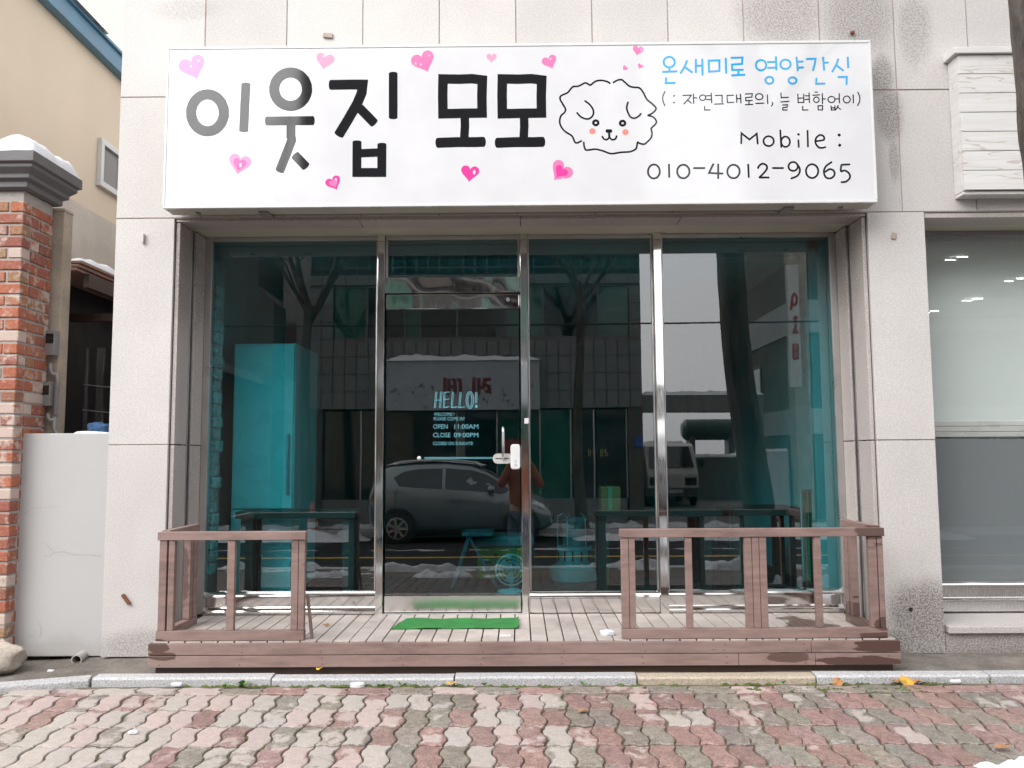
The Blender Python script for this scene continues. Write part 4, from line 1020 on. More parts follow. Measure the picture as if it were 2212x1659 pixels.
mb.grid(lambda u, v: (TX - .02 + .19*v, 2.35 + .80*u, rz(2.35 + .80*u) + rt*.8 + .028 + (.035 + .05*mnoise.noise((u*4, v*2, 1)))*min(1, min(u, 1-u)*6)*min(1, min(v, 1-v)*8)), 30, 8)
mb.build('snow_patch', M['snow'], house, smooth=True)
w0, w1 = PX(211, 297, TX), PX(211, 396, TX)
y0_, y1_, z0_, z1_ = w0.y, w0.y + .95, w1.z - .03, w0.z
wf = None
mb = MB(); fw = .06
for a in ((y0_, y1_, z1_ - fw, z1_), (y0_, y1_, z0_, z0_ + fw), (y0_, y0_ + fw, z0_ + fw, z1_ - fw), (y1_ - fw, y1_, z0_ + fw, z1_ - fw), ((y0_+y1_)/2 - .02, (y0_+y1_)/2 + .02, z0_ + fw, z1_ - fw)):
    mb.box(TX + .001, TX + .05, *a)
wf = mb.build('window_frame', M['white_paint'], house, bevel=.004)
mb = MB(); mb.box(TX + .002, TX + .018, y0_ + fw, y1_ - fw, z0_ + fw, z1_ - fw); mb.build('pane', simple('frosted_pane', (.20, .20, .21), .15, .1, 4, 0), wf)
mb = MB(); mb.box(TX - .03, TX + .02, .902, 6.2, .0, PX(190, 455, TX).z); mb.v = [(x + .012, y, z) for x, y, z in mb.v]; mb.build('lower_wall', M['grey_stucco'], house)
back = thing('cream_house', 'cream stucco wall of a taller house behind the blue roof edge', 'house')
mb = MB(); mb.box(-9, -1.2, 8.2, 12, -.3, 10.5); mb.build('wall', M['cream_stucco'], back)
mb = MB(); mb.box(-9.1, -1.1, 8.1, 12.1, 10.5, 10.75); mb.build('roof_slab', M['cap_grey'], back)
# post with gas meter boxes
post = thing('weathered_post', 'weathered tan plastered post standing right behind the brick pillar', 'post')
qx0, qx1 = P(112, 700, .34).x, P(149, 700, .42).x
mb = MB(); mb.box(qx0 - .1, qx1, .31, .42, .0, 2.93); mb.build('shaft', M['tan_post'], post, bevel=.006)
mb = MB(); mb.box(qx0 - .1, qx1 + .004, .306, .424, 2.93, 2.95); mb.build('shaft_cap', M['grey_stucco'], post, bevel=.004)
met = thing('meter_boxes', 'two grey meter boxes on a bent conduit pipe fixed to the tan post', 'meter')
for (x, y, w, h) in ((115, 742, .068, .165), (106, 852, .064, .155)):
    a = P(x, y, .29); mb = MB(); mb.box(a.x - w/2, a.x + w/2, .245, .309, a.z - h/2, a.z + h/2); bo = mb.build('meter_box', M['pvc'], met, bevel=.006)
    mb = MB(); mb.box(a.x - w*.36, a.x + w*.36, .2435, .246, a.z - .005, a.z + h*.36); mb.build('meter_window', M['dark_glass'], bo)
pp = [P(x, y, .275) for x, y in ((109, 785), (109, 800), (114, 808), (122, 810), (125, 816), (124, 830), (121, 880), (118, 900))]
mb = MB(); mb.tube(pp, .013, 10); mb.build('conduit', M['pvc'], met, smooth=True)
pp = [P(x, y, .275) for x, y in ((118, 900), (117, 925), (121, 936), (130, 940))]; mb = MB(); mb.tube([pp[0] + (pp[1]-pp[0])*0] + pp[1:], .014, 10); mb.build('conduit', M['pvc'], met, smooth=True)
pp = [P(x, y, .27) for x, y in ((103, 893), (104, 903), (109, 908), (117, 906))]; mb = MB(); mb.tube(pp, .012, 10); mb.build('conduit', M['pvc'], met, smooth=True)
mb = MB()
for k in range(28):
    a = P(124 - 3*k/27., 828 + 68*k/27., .275); mb.lathe([(.0155, -.002), (.0155, .002)], (a.x, a.y, a.z), 10)
mb.build('flexible_hose', M['pvc'], met)
# lean-to shed
shed = thing('lean_to_shed', 'dark lean-to shed with a brown metal roof edge, snow on top and clear plastic curtains', 'shed')
LX = -3.12
c0, c1 = PX(172, 562, LX), PX(240, 610, LX)
y_a = c0.y; zf0 = PX(172, 585, LX).z; zf1 = c0.z
print('shed', y_a, zf0, zf1)
ya, yb = y_a, y_a + 3.0
mb = MB(); hgt = zf1 - zf0
for k in range(3): mb.box(LX - .45, LX + .018*(2-k) - .02, ya + .002*k, yb, zf1 - hgt*(k+1)/3 + .003, zf1 - hgt*k/3)
mb.build('roof_edge', M['brown_metal'], shed, bevel=.006)
snow_cap('roof_snow', '', LX - .5, LX + .005, ya + .01, yb, zf1, .055, .03, shed, 20, 40, seed=5.5)
b0 = P(150, 800, ya + .06)
mb = MB(); mb.box(LX - .40, LX - .335, ya + .06, ya + .12, .0, zf0); mb.build('corner_post', M['brown_dark'], shed, bevel=.004)
mb = MB(); mb.box(LX - .36, LX - .34, ya + .12, yb, .0, zf0 + .05); mb.box(LX - .335, LX + .6, yb - .02, yb, .0, zf0 + .3); mb.build('back_panel', M['black'], shed)
bmz = PX(240, 660, LX - .1).z
mb = MB(); mb.box(LX - .33, LX + .25, ya + .5, ya + .55, zf0 - .28, zf0 - .22); mb.box(LX - .02, LX + .02, ya + .1, yb - .05, zf0 - .10, zf0); mb.build('crossbar', M['brown_dark'], shed)
def curtain(u, v):
    return (LX - .30 + .75*u, ya + .7 + .02*math.sin(u*38) + .03*mnoise.noise((u*6, v*4, 2)), .9 + 1.25*v)
mb = MB(); mb.grid(curtain, 50, 16); mb.build('plastic_curtain', M['film'], shed, smooth=True)
for zz in (1.86, 1.66):
    mb = MB(); mb.tube([(LX - .30 + .75*u/10., ya + .685, zz - .03*math.sin(u*.31)) for u in range(11)], .004, 6); mb.build('curtain_line', M['pvc_pipe'], shed)
g = P(153, 889, ya + .9); t = NT('green_led'); em = t.n('ShaderNodeEmission'); em.inputs[0].default_value = (.02, 1, .12, 1); em.inputs[1].default_value = 3; t.l(em.outputs[0], t.out.inputs[0])
led = thing('led_display', 'tiny lit green digit glowing in the dark shed', 'display')
mb = MB(); mb.box(g.x - .06, g.x + .06, ya + .905, ya + .96, g.z - .05, g.z + .05); mb.build('display_case', M['black'], led)
mb = MB(); s_ = .009
for a in ((-1, 1, 1.6, 2), (-1, 1, -.2, .2), (-1, 1, -2, -1.6), (.7, 1, -2, 2)): mb.box(g.x + a[0]*s_*.7, g.x + a[1]*s_*.7, ya + .902, ya + .9045, g.z + a[2]*s_*.8, g.z + a[3]*s_*.8)
mb.build('digit', t.m, led)
mb = MB(); mb.tube([(g.x, ya + .93, g.z - .05), (g.x, ya + .93, .0)], .012, 8); mb.build('stand', M['black'], led)
cb = P(219, 920, .42)
cloth = rock('cloth_bundle', 'blue cloth bundle lying behind the white yard wall', (cb.x - .01, .42, 1.44), (.075, .07, .075), 1.3, simple('blue_cloth', (.07, .17, .36), .9, .3, 14, .8, fine=50, bdist=.01), 'cloth')
cr8 = thing('storage_crate', 'dark crate standing in the shed under the blue cloth bundle', 'crate')
mb = MB(); mb.box(cb.x - .22, cb.x + .09, .30, .60, -.02, 1.385); mb.build('crate_body', M['black'], cr8, bevel=.01)

# ================================================================ STREET TREE ON THE PAVEMENT
def bark_material():
    t = NT('bark'); v = t.obj()
    n = t.noise(v, 9, 5, .65, sc=(1, 1, .28)); n2 = t.noise(v, 40, 4, .6, sc=(1, 1, .4))
    h = t.math('ADD', t.math('MULTIPLY', n, 1.4), t.math('MULTIPLY', n2, .5))
    c = t.mix(t.ramp(n, .38, .62), (.045, .034, .027), (.125, .10, .082)); c = t.mix(t.ramp(n2, .55, .7, 0, .3), c, (.17, .15, .12))
    return t.pbr(c, .9, 0, t.bump(h, 1.0, .03))
M['bark'] = bark_material()
def trunk_mesh(mb, pts, rads, n=40, amp=.05, seed=0.0):
    vs = []
    for p, r in zip(pts, rads):
        for k in range(n):
            a = 2*math.pi*k/n; d = Vector((math.cos(a), math.sin(a), 0))
            q = Vector((math.cos(a)*3 + seed, math.sin(a)*3, p[2]*2.2))
            e = 1 + amp*mnoise.fractal(q, .8, 2.1, 4) + amp*.8*abs(mnoise.noise((math.cos(a)*7 + seed, math.sin(a)*7, p[2]*1.7)))
            vs.append((p[0] + d.x*r*e, p[1] + d.y*r*e, p[2]))
    m = len(pts)
    mb.add(vs, [(i*n + k, i*n + (k+1) % n, (i+1)*n + (k+1) % n, (i+1)*n + k) for i in range(m-1) for k in range(n)] + [tuple(range((m-1)*n, m*n))])
def grow(mb, p, d, ln, r, depth, rnd):
    pts = [p]; q = p; dd = d.copy(); steps = 4
    for k in range(steps):
        dd = (dd + Vector((rnd.uniform(-.16, .16), rnd.uniform(-.16, .16), rnd.uniform(-.02, .14)))).normalized(); q = q + dd*ln/steps; pts.append(q)
    mb.tube(pts, [r*(1 - .5*k/steps) for k in range(steps+1)], 6 if depth < 2 else 5, cap=False)
    if depth <= 0: return
    for k in range(rnd.randint(2, 4)):
        i = rnd.randint(1, steps); a = rnd.uniform(0, 6.28)
        side = Vector((math.cos(a), math.sin(a), rnd.uniform(.1, .6)))
        grow(mb, pts[i], (dd*.7 + side*.75).normalized(), ln*rnd.uniform(.5, .75), r*rnd.uniform(.38, .55), depth - 1, rnd)
st = thing('street_tree', 'large leaning street tree trunk with rough dark bark beside the plank box', 'tree')
ty = CAM.y + 3.11
pts, rads = [], []
for k in range(70):
    z = gz(ty) - .05 + k*.088
    x = 1.98 + .215 - .082*(z - 1.28) + .022*math.sin(z*2.3) ; r = .142 - .005*z + (.06*math.exp(-(z + .2)*3) if z < 1 else 0)
    pts.append((x, ty + .01*math.sin(z*1.7), z)); rads.append(r)
mb = MB(); trunk_mesh(mb, pts, rads, 64, .075, 3.0); mb.build('trunk', M['bark'], st, smooth=True)
mb = MB(); rnd = random.Random(21); top = Vector(pts[-1])
for k, zz in enumerate((44, 50, 55, 60, 64, 67, 69, 69)):
    a = k*2.4 + .6; grow(mb, Vector(pts[zz]), Vector((math.cos(a)*.7, math.sin(a)*.7, .75)).normalized(), 2.2, rads[zz]*.5, 3, rnd)
mb.build('crown', M['bark'], st, smooth=True)
kp = P(2209, 159, ty - .14); mb = MB(); mb.lathe([(.02, .03), (.024, -.002), (.016, -.008), (.012, -.002)], (2.035, ty - .108, kp.z), 14, 'y'); mb.build('cut_stub', simple('cut_wood', (.42, .29, .18), .8, .2, 20), st)
# snow around the tree and along the near kerb
def snow_field(x0, x1, y0, y1, zf, h, seed, thr=.0, nu=80, nv=40, mat='snow', name='snow', fq=1.0):
    mb = MB()
    def f(u, v):
        x, y = x0 + (x1-x0)*u, y0 + (y1-y0)*v
        e = min(1, min(u, 1-u)*6) * min(1, min(v, 1-v)*5)
        n = mnoise.fractal((x*1.7*fq + seed, y*2.6*fq, seed), .9, 2, 5)
        k = (n + .35)*e - thr
        return (x, y, zf(y) - .02 + max(0, k)*h*2.2 + (.014*mnoise.noise((x*19, y*19, seed)) if k > .05 else 0))
    mb.grid(f, nu, nv); return kind(mb.build(name, M[mat], smooth=True), 'stuff')
s1 = snow_field(1.7, 3.6, -2.6, -1.425, gz, .08, 4.4, .08, 170, 120, 'snow', fq=2.2)
snow_field(-7, 7, -4.85, -4.35, lambda y: gz(-4.55) - .01, .075, 9.2, .30, 320, 30, 'snow_dirty')
snow_field(-2.8, .4, -4.3, -3.4, gz, .06, 14.2, .34, 160, 40, 'snow_dirty')
# ================================================================ ACROSS THE STREET (seen in the glass)
FZ = -.24
mb = MB(); mb.box(-60, 60, -60, -11.35, -.44, FZ); kind(mb.build('far_pavement', simple('far_paving', (.15, .125, .115), .8, .3, 2, .4)), 'structure')
mb = MB(); mb.box(-60, 60, -11.36, -11.15, -.44, FZ + .012); kind(mb.build('far_kerb', M['kerb']), 'structure')
OD = 14.0; OYF = YG - OD
opp = thing('granite_shop_building', 'grey granite three-storey shop building across the street, mirrored in the shop glass', 'building')
ox0, ox1 = RF(668, 800, OD).x, RF(1386, 800, OD).x
zo = lambda y: RF(1120, y, OD).z
H0, Hw0, Hw1, OH = zo(882), zo(731), zo(614), 10.6
mb = MB()
mb.box(ox0, ox1, OYF - 9, OYF - .45, FZ - .1, OH); mb.box(ox0, ox1, OYF - .46, OYF - .021, Hw1, OH); mb.box(ox0, ox1, OYF - .46, OYF - .021, H0, Hw0)
for a, b in ((ox0, RF(695, 900, OD).x), (RF(1357, 900, OD).x, ox1)): mb.box(a, b, OYF - .46, OYF - .021, FZ - .1, H0)
mb.box(ox0, RF(712, 700, OD).x, OYF - .46, OYF - .021, Hw0, Hw1); mb.box(RF(1362, 700, OD).x, ox1, OYF - .46, OYF - .021, Hw0, Hw1)
mb.build('wall', M['caulk_dark'], opp)
pw = .285; ncol = round((ox1 - ox0) / pw); pw = (ox1 - ox0) / ncol; ph = (Hw0 - H0) / 4
pmesh = MB().box(-pw/2 + .010, pw/2 - .010, -.02, 0, -ph/2 + .010, ph/2 - .010).mesh('granite_tile', M['granite_far'])
wx0, wx1 = RF(712, 700, OD).x, RF(1362, 700, OD).x
for i in range(ncol):
    x = ox0 + (i + .5)*pw
    for r in range(4): put('granite_tile', pmesh, opp, (x, OYF, H0 + (r + .5)*ph))
    for r in range(2): put('granite_tile', pmesh, opp, (x, OYF, Hw1 + (r + .5)*ph))
    if x < wx0 or x > wx1:
        for r in range(3): put('granite_tile', pmesh, opp, (x, OYF, Hw0 + (r + .5)*ph))
mb = MB(); nn = 7
for k in range(nn): mb.box(ox0 + .004 + (ox1-ox0)*k/nn, ox0 - .004 + (ox1-ox0)*(k+1)/nn, OYF - .02, OYF, Hw1 + 2*ph + .01, 5.6); mb.box(ox0 + .004 + (ox1-ox0)*k/nn, ox0 - .004 + (ox1-ox0)*(k+1)/nn, OYF - .02, OYF, 7.4, OH)
mb.build('upper_cladding', M['granite_far'], opp)
M['green_pane'] = simple('green_window_glass', (.02, .12, .085), .08, .2, 1.5, 0, spec=.8)
mb = MB(); mb.box(ox0 + .3, ox1 - .3, OYF - .1, OYF - .06, 5.6, 7.4); mb.build('window_band', M['dark_glass'], opp)
pan = [712, 790, 872, 905, 985, 1090, 1170, 1250, 1290, 1362]; gm = ['green_pane', 'dark_glass', 'green_pane', 'dark_glass', 'dark_glass', 'green_pane', 'dark_glass', 'dark_glass', 'green_pane']
for a, b, g_ in zip(pan, pan[1:], gm):
    xa, xb = RF(a, 700, OD).x, RF(b, 700, OD).x
    mb = MB(); mb.box(xa, xa + .05, OYF - .14, OYF - .05, Hw0, Hw1); mb.box(xa + .05, xb, OYF - .14, OYF - .06, Hw1 - .05, Hw1); mb.box(xa + .05, xb, OYF - .14, OYF - .06, Hw0, Hw0 + .05); fr = mb.build('window', M['cap_grey'], opp)
    mb = MB(); mb.box(xa + .05, xb, OYF - .12, OYF - .10, Hw0 + .05, Hw1 - .05); mb.build('pane', M[g_], fr)
# ground floor shop windows
zpl = zo(1078)
for a, b, g_ in ((695, 775, 'dark_glass'), (778, 985, 'dark_glass'), (1006, 1072, 'dark_glass'), (1076, 1165, 'green_pane'), (1168, 1232, 'green_pane'), (1236, 1283, 'dark_glass'), (1290, 1354, 'dark_glass')):
    xa, xb = RF(a, 950, OD).x, RF(b, 950, OD).x
    mb = MB(); mb.box(xa, xb, OYF - .22, OYF - .20, zpl, H0 - .04); mb.build('shop_pane', M[g_], opp)
    mb = MB(); mb.box(xb, xb + .035, OYF - .26, OYF - .16, zpl, H0 - .02); mb.build('shop_mullion', M['alu'], opp)
mb = MB(); mb.box(RF(988, 950, OD).x, RF(1004, 950, OD).x, OYF - .3, OYF - .12, FZ, H0); mb.build('pilaster', M['granite_far'], opp)
mb = MB(); mb.box(RF(695, 950, OD).x, RF(1354, 950, OD).x, OYF - .3, OYF - .1, FZ - .05, zpl); mb.build('plinth', M['granite_far'], opp)
mb = MB(); mb.box(RF(1082, 950, OD).x, RF(1145, 950, OD).x, OYF - .195, OYF - .17, zo(985), zo(948)); mb.build('red_panel', simple('red_panel', (.30, .03, .03), .5, .1, 5, 0), opp)
p = RF(1379, 955, OD); mb = MB(); mb.box(p.x - .10, p.x + .10, OYF, OYF + .012, p.z - .12, p.z + .12); mb.build('number_plate', simple('blue_enamel', (.03, .10, .38), .35, .05, 5, 0), opp, bevel=.02)
to3r = lambda zf, dist: (lambda x, y, off: RF(*zf(x, y), dist - off))
mb = MB(); zz_ = zoom(2000, 1600, 1.951); tt = to3r(zz_, OD + .195)
for s_ in ([(620, 330), (620, 385)], [(632, 330), (632, 385)], [(638, 352), (650, 352)], [(655, 330), (655, 380)], [(668, 330), (668, 380)], [(712, 330), (712, 385)], [(726, 330), (726, 385)], [(733, 352), (745, 352)], [(762, 333), (748, 333), (748, 352), (762, 358), (762, 378), (746, 378)]):
    ribbon(mb, s_, 6, tt, .002)
mb.build('door_lettering', simple('gold_vinyl', (.55, .42, .18), .5, .05, 5, 0), opp)
# its fascia sign with snow and red letters
osg = thing('fascia_sign', 'grey fascia sign with red letters, little stars and snow on top, across the street', 'sign')
SD = OD - .25
a, b = RF(834, 780, SD), RF(1166, 885, SD)
mb = MB(); mb.box(a.x, b.x, OYF + .002, OYF + .25, b.z, a.z); mb.build('sign_box', simple('grey_sign_sheet', (.40, .43, .45), .5, .06, 2, 0), osg, bevel=.015)
ts = to3r(zd, SD); mb = MB()
for k, s_ in enumerate(([(795, 435), (795, 655)], [(845, 448), (845, 640)], [(868, 548), (922, 538)], [(885, 452), (918, 470), (925, 630)], [(955, 455), (985, 470), (995, 640)],
           [(1160, 435), (1160, 640)], [(1220, 442), (1220, 645)], [(1245, 562), (1290, 552)], [(1370, 458), (1290, 462), (1285, 520), (1352, 548), (1355, 610), (1300, 600)])):
    ribbon(mb, s_, 42, ts, .003 + .0008*k, soft=.2)
mb.build('letters', simple('red_letters', (.16, .012, .016), .5, .05, 5, 0), osg)
mb = MB(); rnd = random.Random(4)
for k in range(46):
    cx_, cy_, r_ = rnd.uniform(100, 1960), rnd.uniform(520, 830), rnd.uniform(18, 30); a0 = rnd.uniform(0, 6)
    if 760 < cx_ < 1390 and cy_ < 660: continue
    mb.add([ts(cx_ + (r_ if j % 2 == 0 else r_*.42)*math.cos(a0 + j*math.pi/5), cy_ + (r_ if j % 2 == 0 else r_*.42)*math.sin(a0 + j*math.pi/5), .0012 + .0002*k) for j in range(10)], [tuple(range(10))])
kind(mb.build('star_print', simple('grey_print', (.16, .15, .17), .5, .05, 5, 0), osg), 'stuff')
snow_cap('sign_snow', '', a.x - .03, b.x + .03, OYF + .0, OYF + .29, a.z, .11, .06, osg, 60, 8, seed=6.6)
# granite gateway beside it
gate = thing('granite_gateway', 'granite beam gateway topped with snow, between the far granite building and the brick building', 'gateway')
GD = 14.3; gy = YG - GD
gx0, gx1 = ox1 + .02, RF(1652, 950, GD).x; gzt, gzb = RF(1500, 853, GD).z, RF(1500, 890, GD).z
mb = MB(); ncell = 8
for k in range(ncell): mb = MB(); mb.box(gx0 + (gx1-gx0)*k/ncell + .006, gx0 + (gx1-gx0)*(k+1)/ncell - .006, gy - .4, gy, gzb, gzt); mb.build('beam_panel', M['granite_far'], gate)
mb = MB(); mb.box(gx0, gx1 - .01, gy - .39, gy - .01, gzb + .01, gzt - .01); mb.build('beam_core', M['caulk_dark'], gate)
px0 = RF(1626, 950, GD).x; hz = (gzb - FZ) / 5
for k in range(5): mb = MB(); mb.box(px0, gx1 - .003, gy - .38, gy - .002, FZ + hz*k + .004, FZ + hz*(k+1) - .004); mb.build('pillar_block', M['granite_far'], gate)
snow_cap('gate_snow', '', gx0, gx1 + .02, gy - .4, gy + .02, gzt, .09, .05, gate, 60, 8, seed=3.3)
fw_ = thing('white_yard_wall', 'white panel wall with snow on top, beside the far gateway pillar', 'wall')
a, b = RF(1653, 975, GD), RF(1708, 1090, GD); mb = MB(); mb.box(a.x, b.x, gy - .2, gy - .05, FZ - .05, a.z); mb.build('wall_body', M['plaster'], fw_); snow_cap('wall_snow', '', a.x, b.x, gy - .22, gy - .03, a.z, .07, .05, fw_, 20, 6, seed=1.1)
lw = thing('back_yard_wall', 'low grey wall with snow on top behind the parked white van', 'wall')
LD = 22.5; a = RF(1500, 988, LD); mb = MB(); mb.box(gx0 - 1, RF(1660, 1000, LD).x, YG - LD - .2, YG - LD, FZ - .05, a.z); mb.build('wall_body', M['granite_far'], lw); snow_cap('wall_snow', '', gx0 - 1, RF(1660, 1000, LD).x, YG - LD - .2, YG - LD + .02, a.z, .1, .06, lw, 50, 6, seed=2.2)
tank = thing('green_tank', 'dark green round tank lying on posts in the yard behind the gateway', 'tank')
TD = 24; a, b = RF(1478, 905, TD), RF(1600, 950, TD); rad = (a.z - b.z)/2
mb = MB(); mb.lathe([(rad*.6, -.03), (rad, .1), (rad, (b.x-a.x) - .1), (rad*.6, b.x-a.x + .03)], (a.x, YG - TD - rad, (a.z + b.z)/2), 24, 'x'); mb.build('tank_body', simple('tank_green', (.05, .11, .10), .5, .15, 3, 0), tank, smooth=False)
for xx in (a.x + .3, b.x - .3): mb = MB(); mb.box(xx - .1, xx + .1, YG - TD - 2*rad, YG - TD - .1, FZ - .05, b.z + .3); mb.build('tank_support', M['cap_grey'], tank)
# brick building on the right and its hanging sign
bb_ = thing('brick_building', 'brown brick building with pale bands across the street, beyond the gateway', 'building')
t = NT('far_brick'); bt_ = t.n('ShaderNodeTexBrick'); mp = t.n('ShaderNodeMapping'); mp.inputs['Rotation'].default_value = (R(90), 0, R(90)); t.l(t.obj(), mp.inputs[0]); t.l(mp.outputs[0], bt_.inputs[0])
bt_.inputs['Color1'].default_value = (.16, .12, .095, 1); bt_.inputs['Color2'].default_value = (.20, .155, .12, 1); bt_.inputs['Mortar'].default_value = (.09, .08, .07, 1); bt_.inputs['Scale'].default_value = 2.2; bt_.inputs['Mortar Size'].default_value = .03
M['far_brick'] = t.pbr(bt_.outputs[0], .85, 0, t.bump(bt_.outputs['Fac'], .5, .01))
RX = 6.55
mb = MB(); mb.box(RX, RX + 9, YG - 19.2, YG - 14.1, FZ - .1, 9.6); mb.build('wall', M['far_brick'], bb_)
for z0_, z1_ in ((4.15, 4.95), (1.75, 2.35), (7.4, 8.1)): mb = MB(); mb.box(RX - .02, RX + 9.02, YG - 19.22, YG - 14.08, z0_, z1_); mb.build('pale_band', M['plaster'], bb_)
mb = MB(); mb.box(RX - .03, RX + .35, YG - 14.5, YG - 14.05, FZ - .1, 9.5); mb.build('corner_stone', M['stone'], bb_)
for yy in (-16.8,):
    mb = MB(); mb.box(RX - .025, RX + .05, yy - .45, yy + .45, 2.75, 3.65); w_o = mb.build('window', M['cap_grey'], bb_); mb = MB(); mb.box(RX - .03, RX - .02, yy - .38, yy + .38, 2.82, 3.58); mb.build('pane', M['green_pane'], w_o)
vs_ = thing('hanging_sign', 'tall white hanging sign with red Korean letters on the brick building corner', 'sign')
VD = 13.3; a, b = RF(1699, 572, VD), RF(1733, 836, VD)
mb = MB(); mb.box(a.x, b.x, YG - VD - .12, YG - VD, b.z, a.z); mb.build('sign_box', M['white_paint'], vs_, bevel=.02)
zv = zoom(3050, 950, 2.37); tv = to3r(zv, VD); mb = MB()
for k, s_ in enumerate((ell(183, 545, 22, 52, 20), [(160, 560), (150, 640)], [(190, 700), (190, 770)], [(175, 720), (212, 710)], [(200, 780), (175, 860)], [(185, 810), (215, 860)], [(180, 960), (180, 1090)], [(215, 960), (215, 1090)], [(175, 1100), (225, 1090)], [(178, 1030), (218, 1020)])):
    ribbon(mb, s_, 24, tv, .002 + .0008*k, k == 0, soft=.2)
mb.build('letters', simple('red_vinyl', (.42, .03, .03), .5, .05, 5, 0), vs_)
for zz in (a.z - .3, b.z + .3): mb = MB(); mb.tube([((a.x+b.x)/2, YG - VD - .06, zz), (RX + .1, YG - 14.1, zz)], .03, 8); mb.build('bracket', M['cap_grey'], vs_)
# buildings to the left
lb = thing('brown_house', 'dark brown house with a sloping eave across the street beyond the pale strip', 'building')
a = RF(556, 570, 13.5); b = RF(588, 700, 13.5)
mb = MB(); mb.box(-18, a.x, YG - 22, YG - 13.6, FZ - .1, 6.4); mb.prism([(a.x + .002, FZ - .1), (b.x, FZ - .1), (b.x, RF(588, 650, 13.5).z), (a.x + .002, RF(556, 615, 13.5).z)], YG - 22, YG - 13.6); mb.build('wall', simple('brown_cladding', (.10, .075, .065), .7, .15, 2, .1), lb)
mb = MB(); mb.prism([(-12, RF(300, 640, 13.2).z), (b.x, RF(588, 905*.92, 13.2).z), (b.x, RF(588, 815, 13.2).z), (-12, RF(300, 620, 13.2).z)], YG - 13.6, YG - 12.9); mb.build('eave', M['cap_grey'], lb)
ps = thing('pale_house', 'narrow pale house squeezed between the brown house and the granite building', 'building')
a = RF(575, 640, 17.5); b = RF(622, 905, 17.5)
mb = MB(); mb.prism([(a.x - 1.5, FZ - .1), (b.x, FZ - .1), (b.x, RF(618, 620, 17.5).z), (a.x - 1.5, RF(580, 655, 17.5).z)], YG - 24, YG - 17.5); mb.build('wall', M['cream_stucco'], ps)
for xx in (.30, .62): mb = MB(); mb.tube([(a.x + (b.x-a.x)*xx, YG - 17.45, FZ), (a.x + (b.x-a.x)*xx, YG - 17.45, 7)], .025, 8); mb.build('downpipe', M['cap_grey'], ps)
nb_ = thing('grey_annex', 'narrow dark grey annex with a small red sign beside the granite building', 'building')
mb = MB(); mb.box(RF(621, 700, 15).x, ox0 - .01, YG - 22, YG - 14.6, FZ - .1, 7.6); mb.build('wall', M['granite_base'], nb_); a = RF(628, 760, 14.55); mb = MB(); mb.box(a.x - .12, a.x + .12, YG - 14.6, YG - 14.54, a.z - .7, a.z + .7); mb.build('sign_plate', simple('dull_red', (.22, .05, .05), .6, .1, 5, 0), nb_)
# overhead cable
cbl = thing('overhead_cable', 'black overhead cable strung along the far side of the street', 'cable')
c_ = RF(1120, 702, 12.9); mb = MB(); mb.tube([(-19 + 38*k/30., YG - 12.9, c_.z + .25*((k-15)/15.)**2) for k in range(31)], .02, 6, cap=False); mb.build('wire', M['black'], cbl)
for xx in (-19, 19):
    mb = MB(); mb.tube([(xx, YG - 12.9, FZ - .1), (xx, YG - 12.9, 8)], [.16, .11], 12); mb.build('utility_pole', M['granite_far'], cbl)
# far trees
def far_tree(x, dist, fork, r0, label, seed):
    o = thing('bare_tree', label, 'tree', 'bare street trees on the far pavement'); rnd = random.Random(seed)
    X = RF(x, 900, dist).x; Y = YG - dist; zf = RF(x, fork, dist).z; pts, rd = [], []
    for k in range(36):
        z = FZ - .05 + (zf - FZ)*k/35.; pts.append((X + .05*math.sin(z*1.1 + seed), Y, z)); rd.append(r0*(1 - .3*k/35.) + (.05*math.exp(-(z - FZ)*4)))
    mb = MB(); trunk_mesh(mb, pts, rd, 28, .10, seed); mb.build('trunk', M['bark'], o, smooth=True)
    mb = MB()
    for k in range(5):
        a = k*1.25 + seed; grow(mb, Vector(pts[-1 - (k % 2)]) - Vector((0, 0, .1*k)), Vector((math.cos(a)*.62, math.sin(a)*.3, .8)).normalized(), 2.3, rd[-1]*.62, 4, rnd)
    mb.build('crown', M['bark'], o, smooth=True)
far_tree(1252, 12.0, 610, .115, 'bare street tree on the far pavement in front of the granite building, near the gateway', 3)
far_tree(662, 12.0, 655, .125, 'bare forked street tree on the far pavement near the traffic cone', 8)
far_tree(225, 12.2, 640, .12, 'bare street tree on the far pavement in front of the brown house', 15)

# ---- parked hatchback
car = thing('parked_car', 'silver five-door hatchback with snow on its roof, parked across the street', 'car', None, (RF(999, 1100, 11.0).x, YG - 10.45 - .8, ROAD_Z), 0)
paint = NT('silver_paint'); M['silver'] = paint.pbr(paint.mix(paint.ramp(paint.noise(paint.pos(), 2, 3), .3, .7), (.25, .29, .30), (.30, .34, .35)), .25, .42, coat=1.0)
ST = [(-1.80,.48,.78,.93,.60,.68,.50),(-1.74,.34,.93,1.20,.70,.75,.52),(-1.62,.27,.98,1.40,.76,.79,.545),(-1.35,.22,.98,1.475,.77,.80,.56),(-.9,.20,.96,1.51,.77,.80,.57),(-.3,.20,.93,1.52,.77,.80,.575),(.2,.20,.91,1.48,.77,.80,.57),(.55,.20,.90,1.35,.77,.80,.56),(.9,.20,.885,1.14,.77,.795,.55),(1.12,.20,.87,1.00,.77,.79,.56),(1.4,.22,.79,.91,.76,.77,.55),(1.62,.25,.68,.80,.71,.72,.52),(1.74,.30,.58,.66,.63,.64,.48),(1.80,.40,.50,.54,.54,.54,.40)]
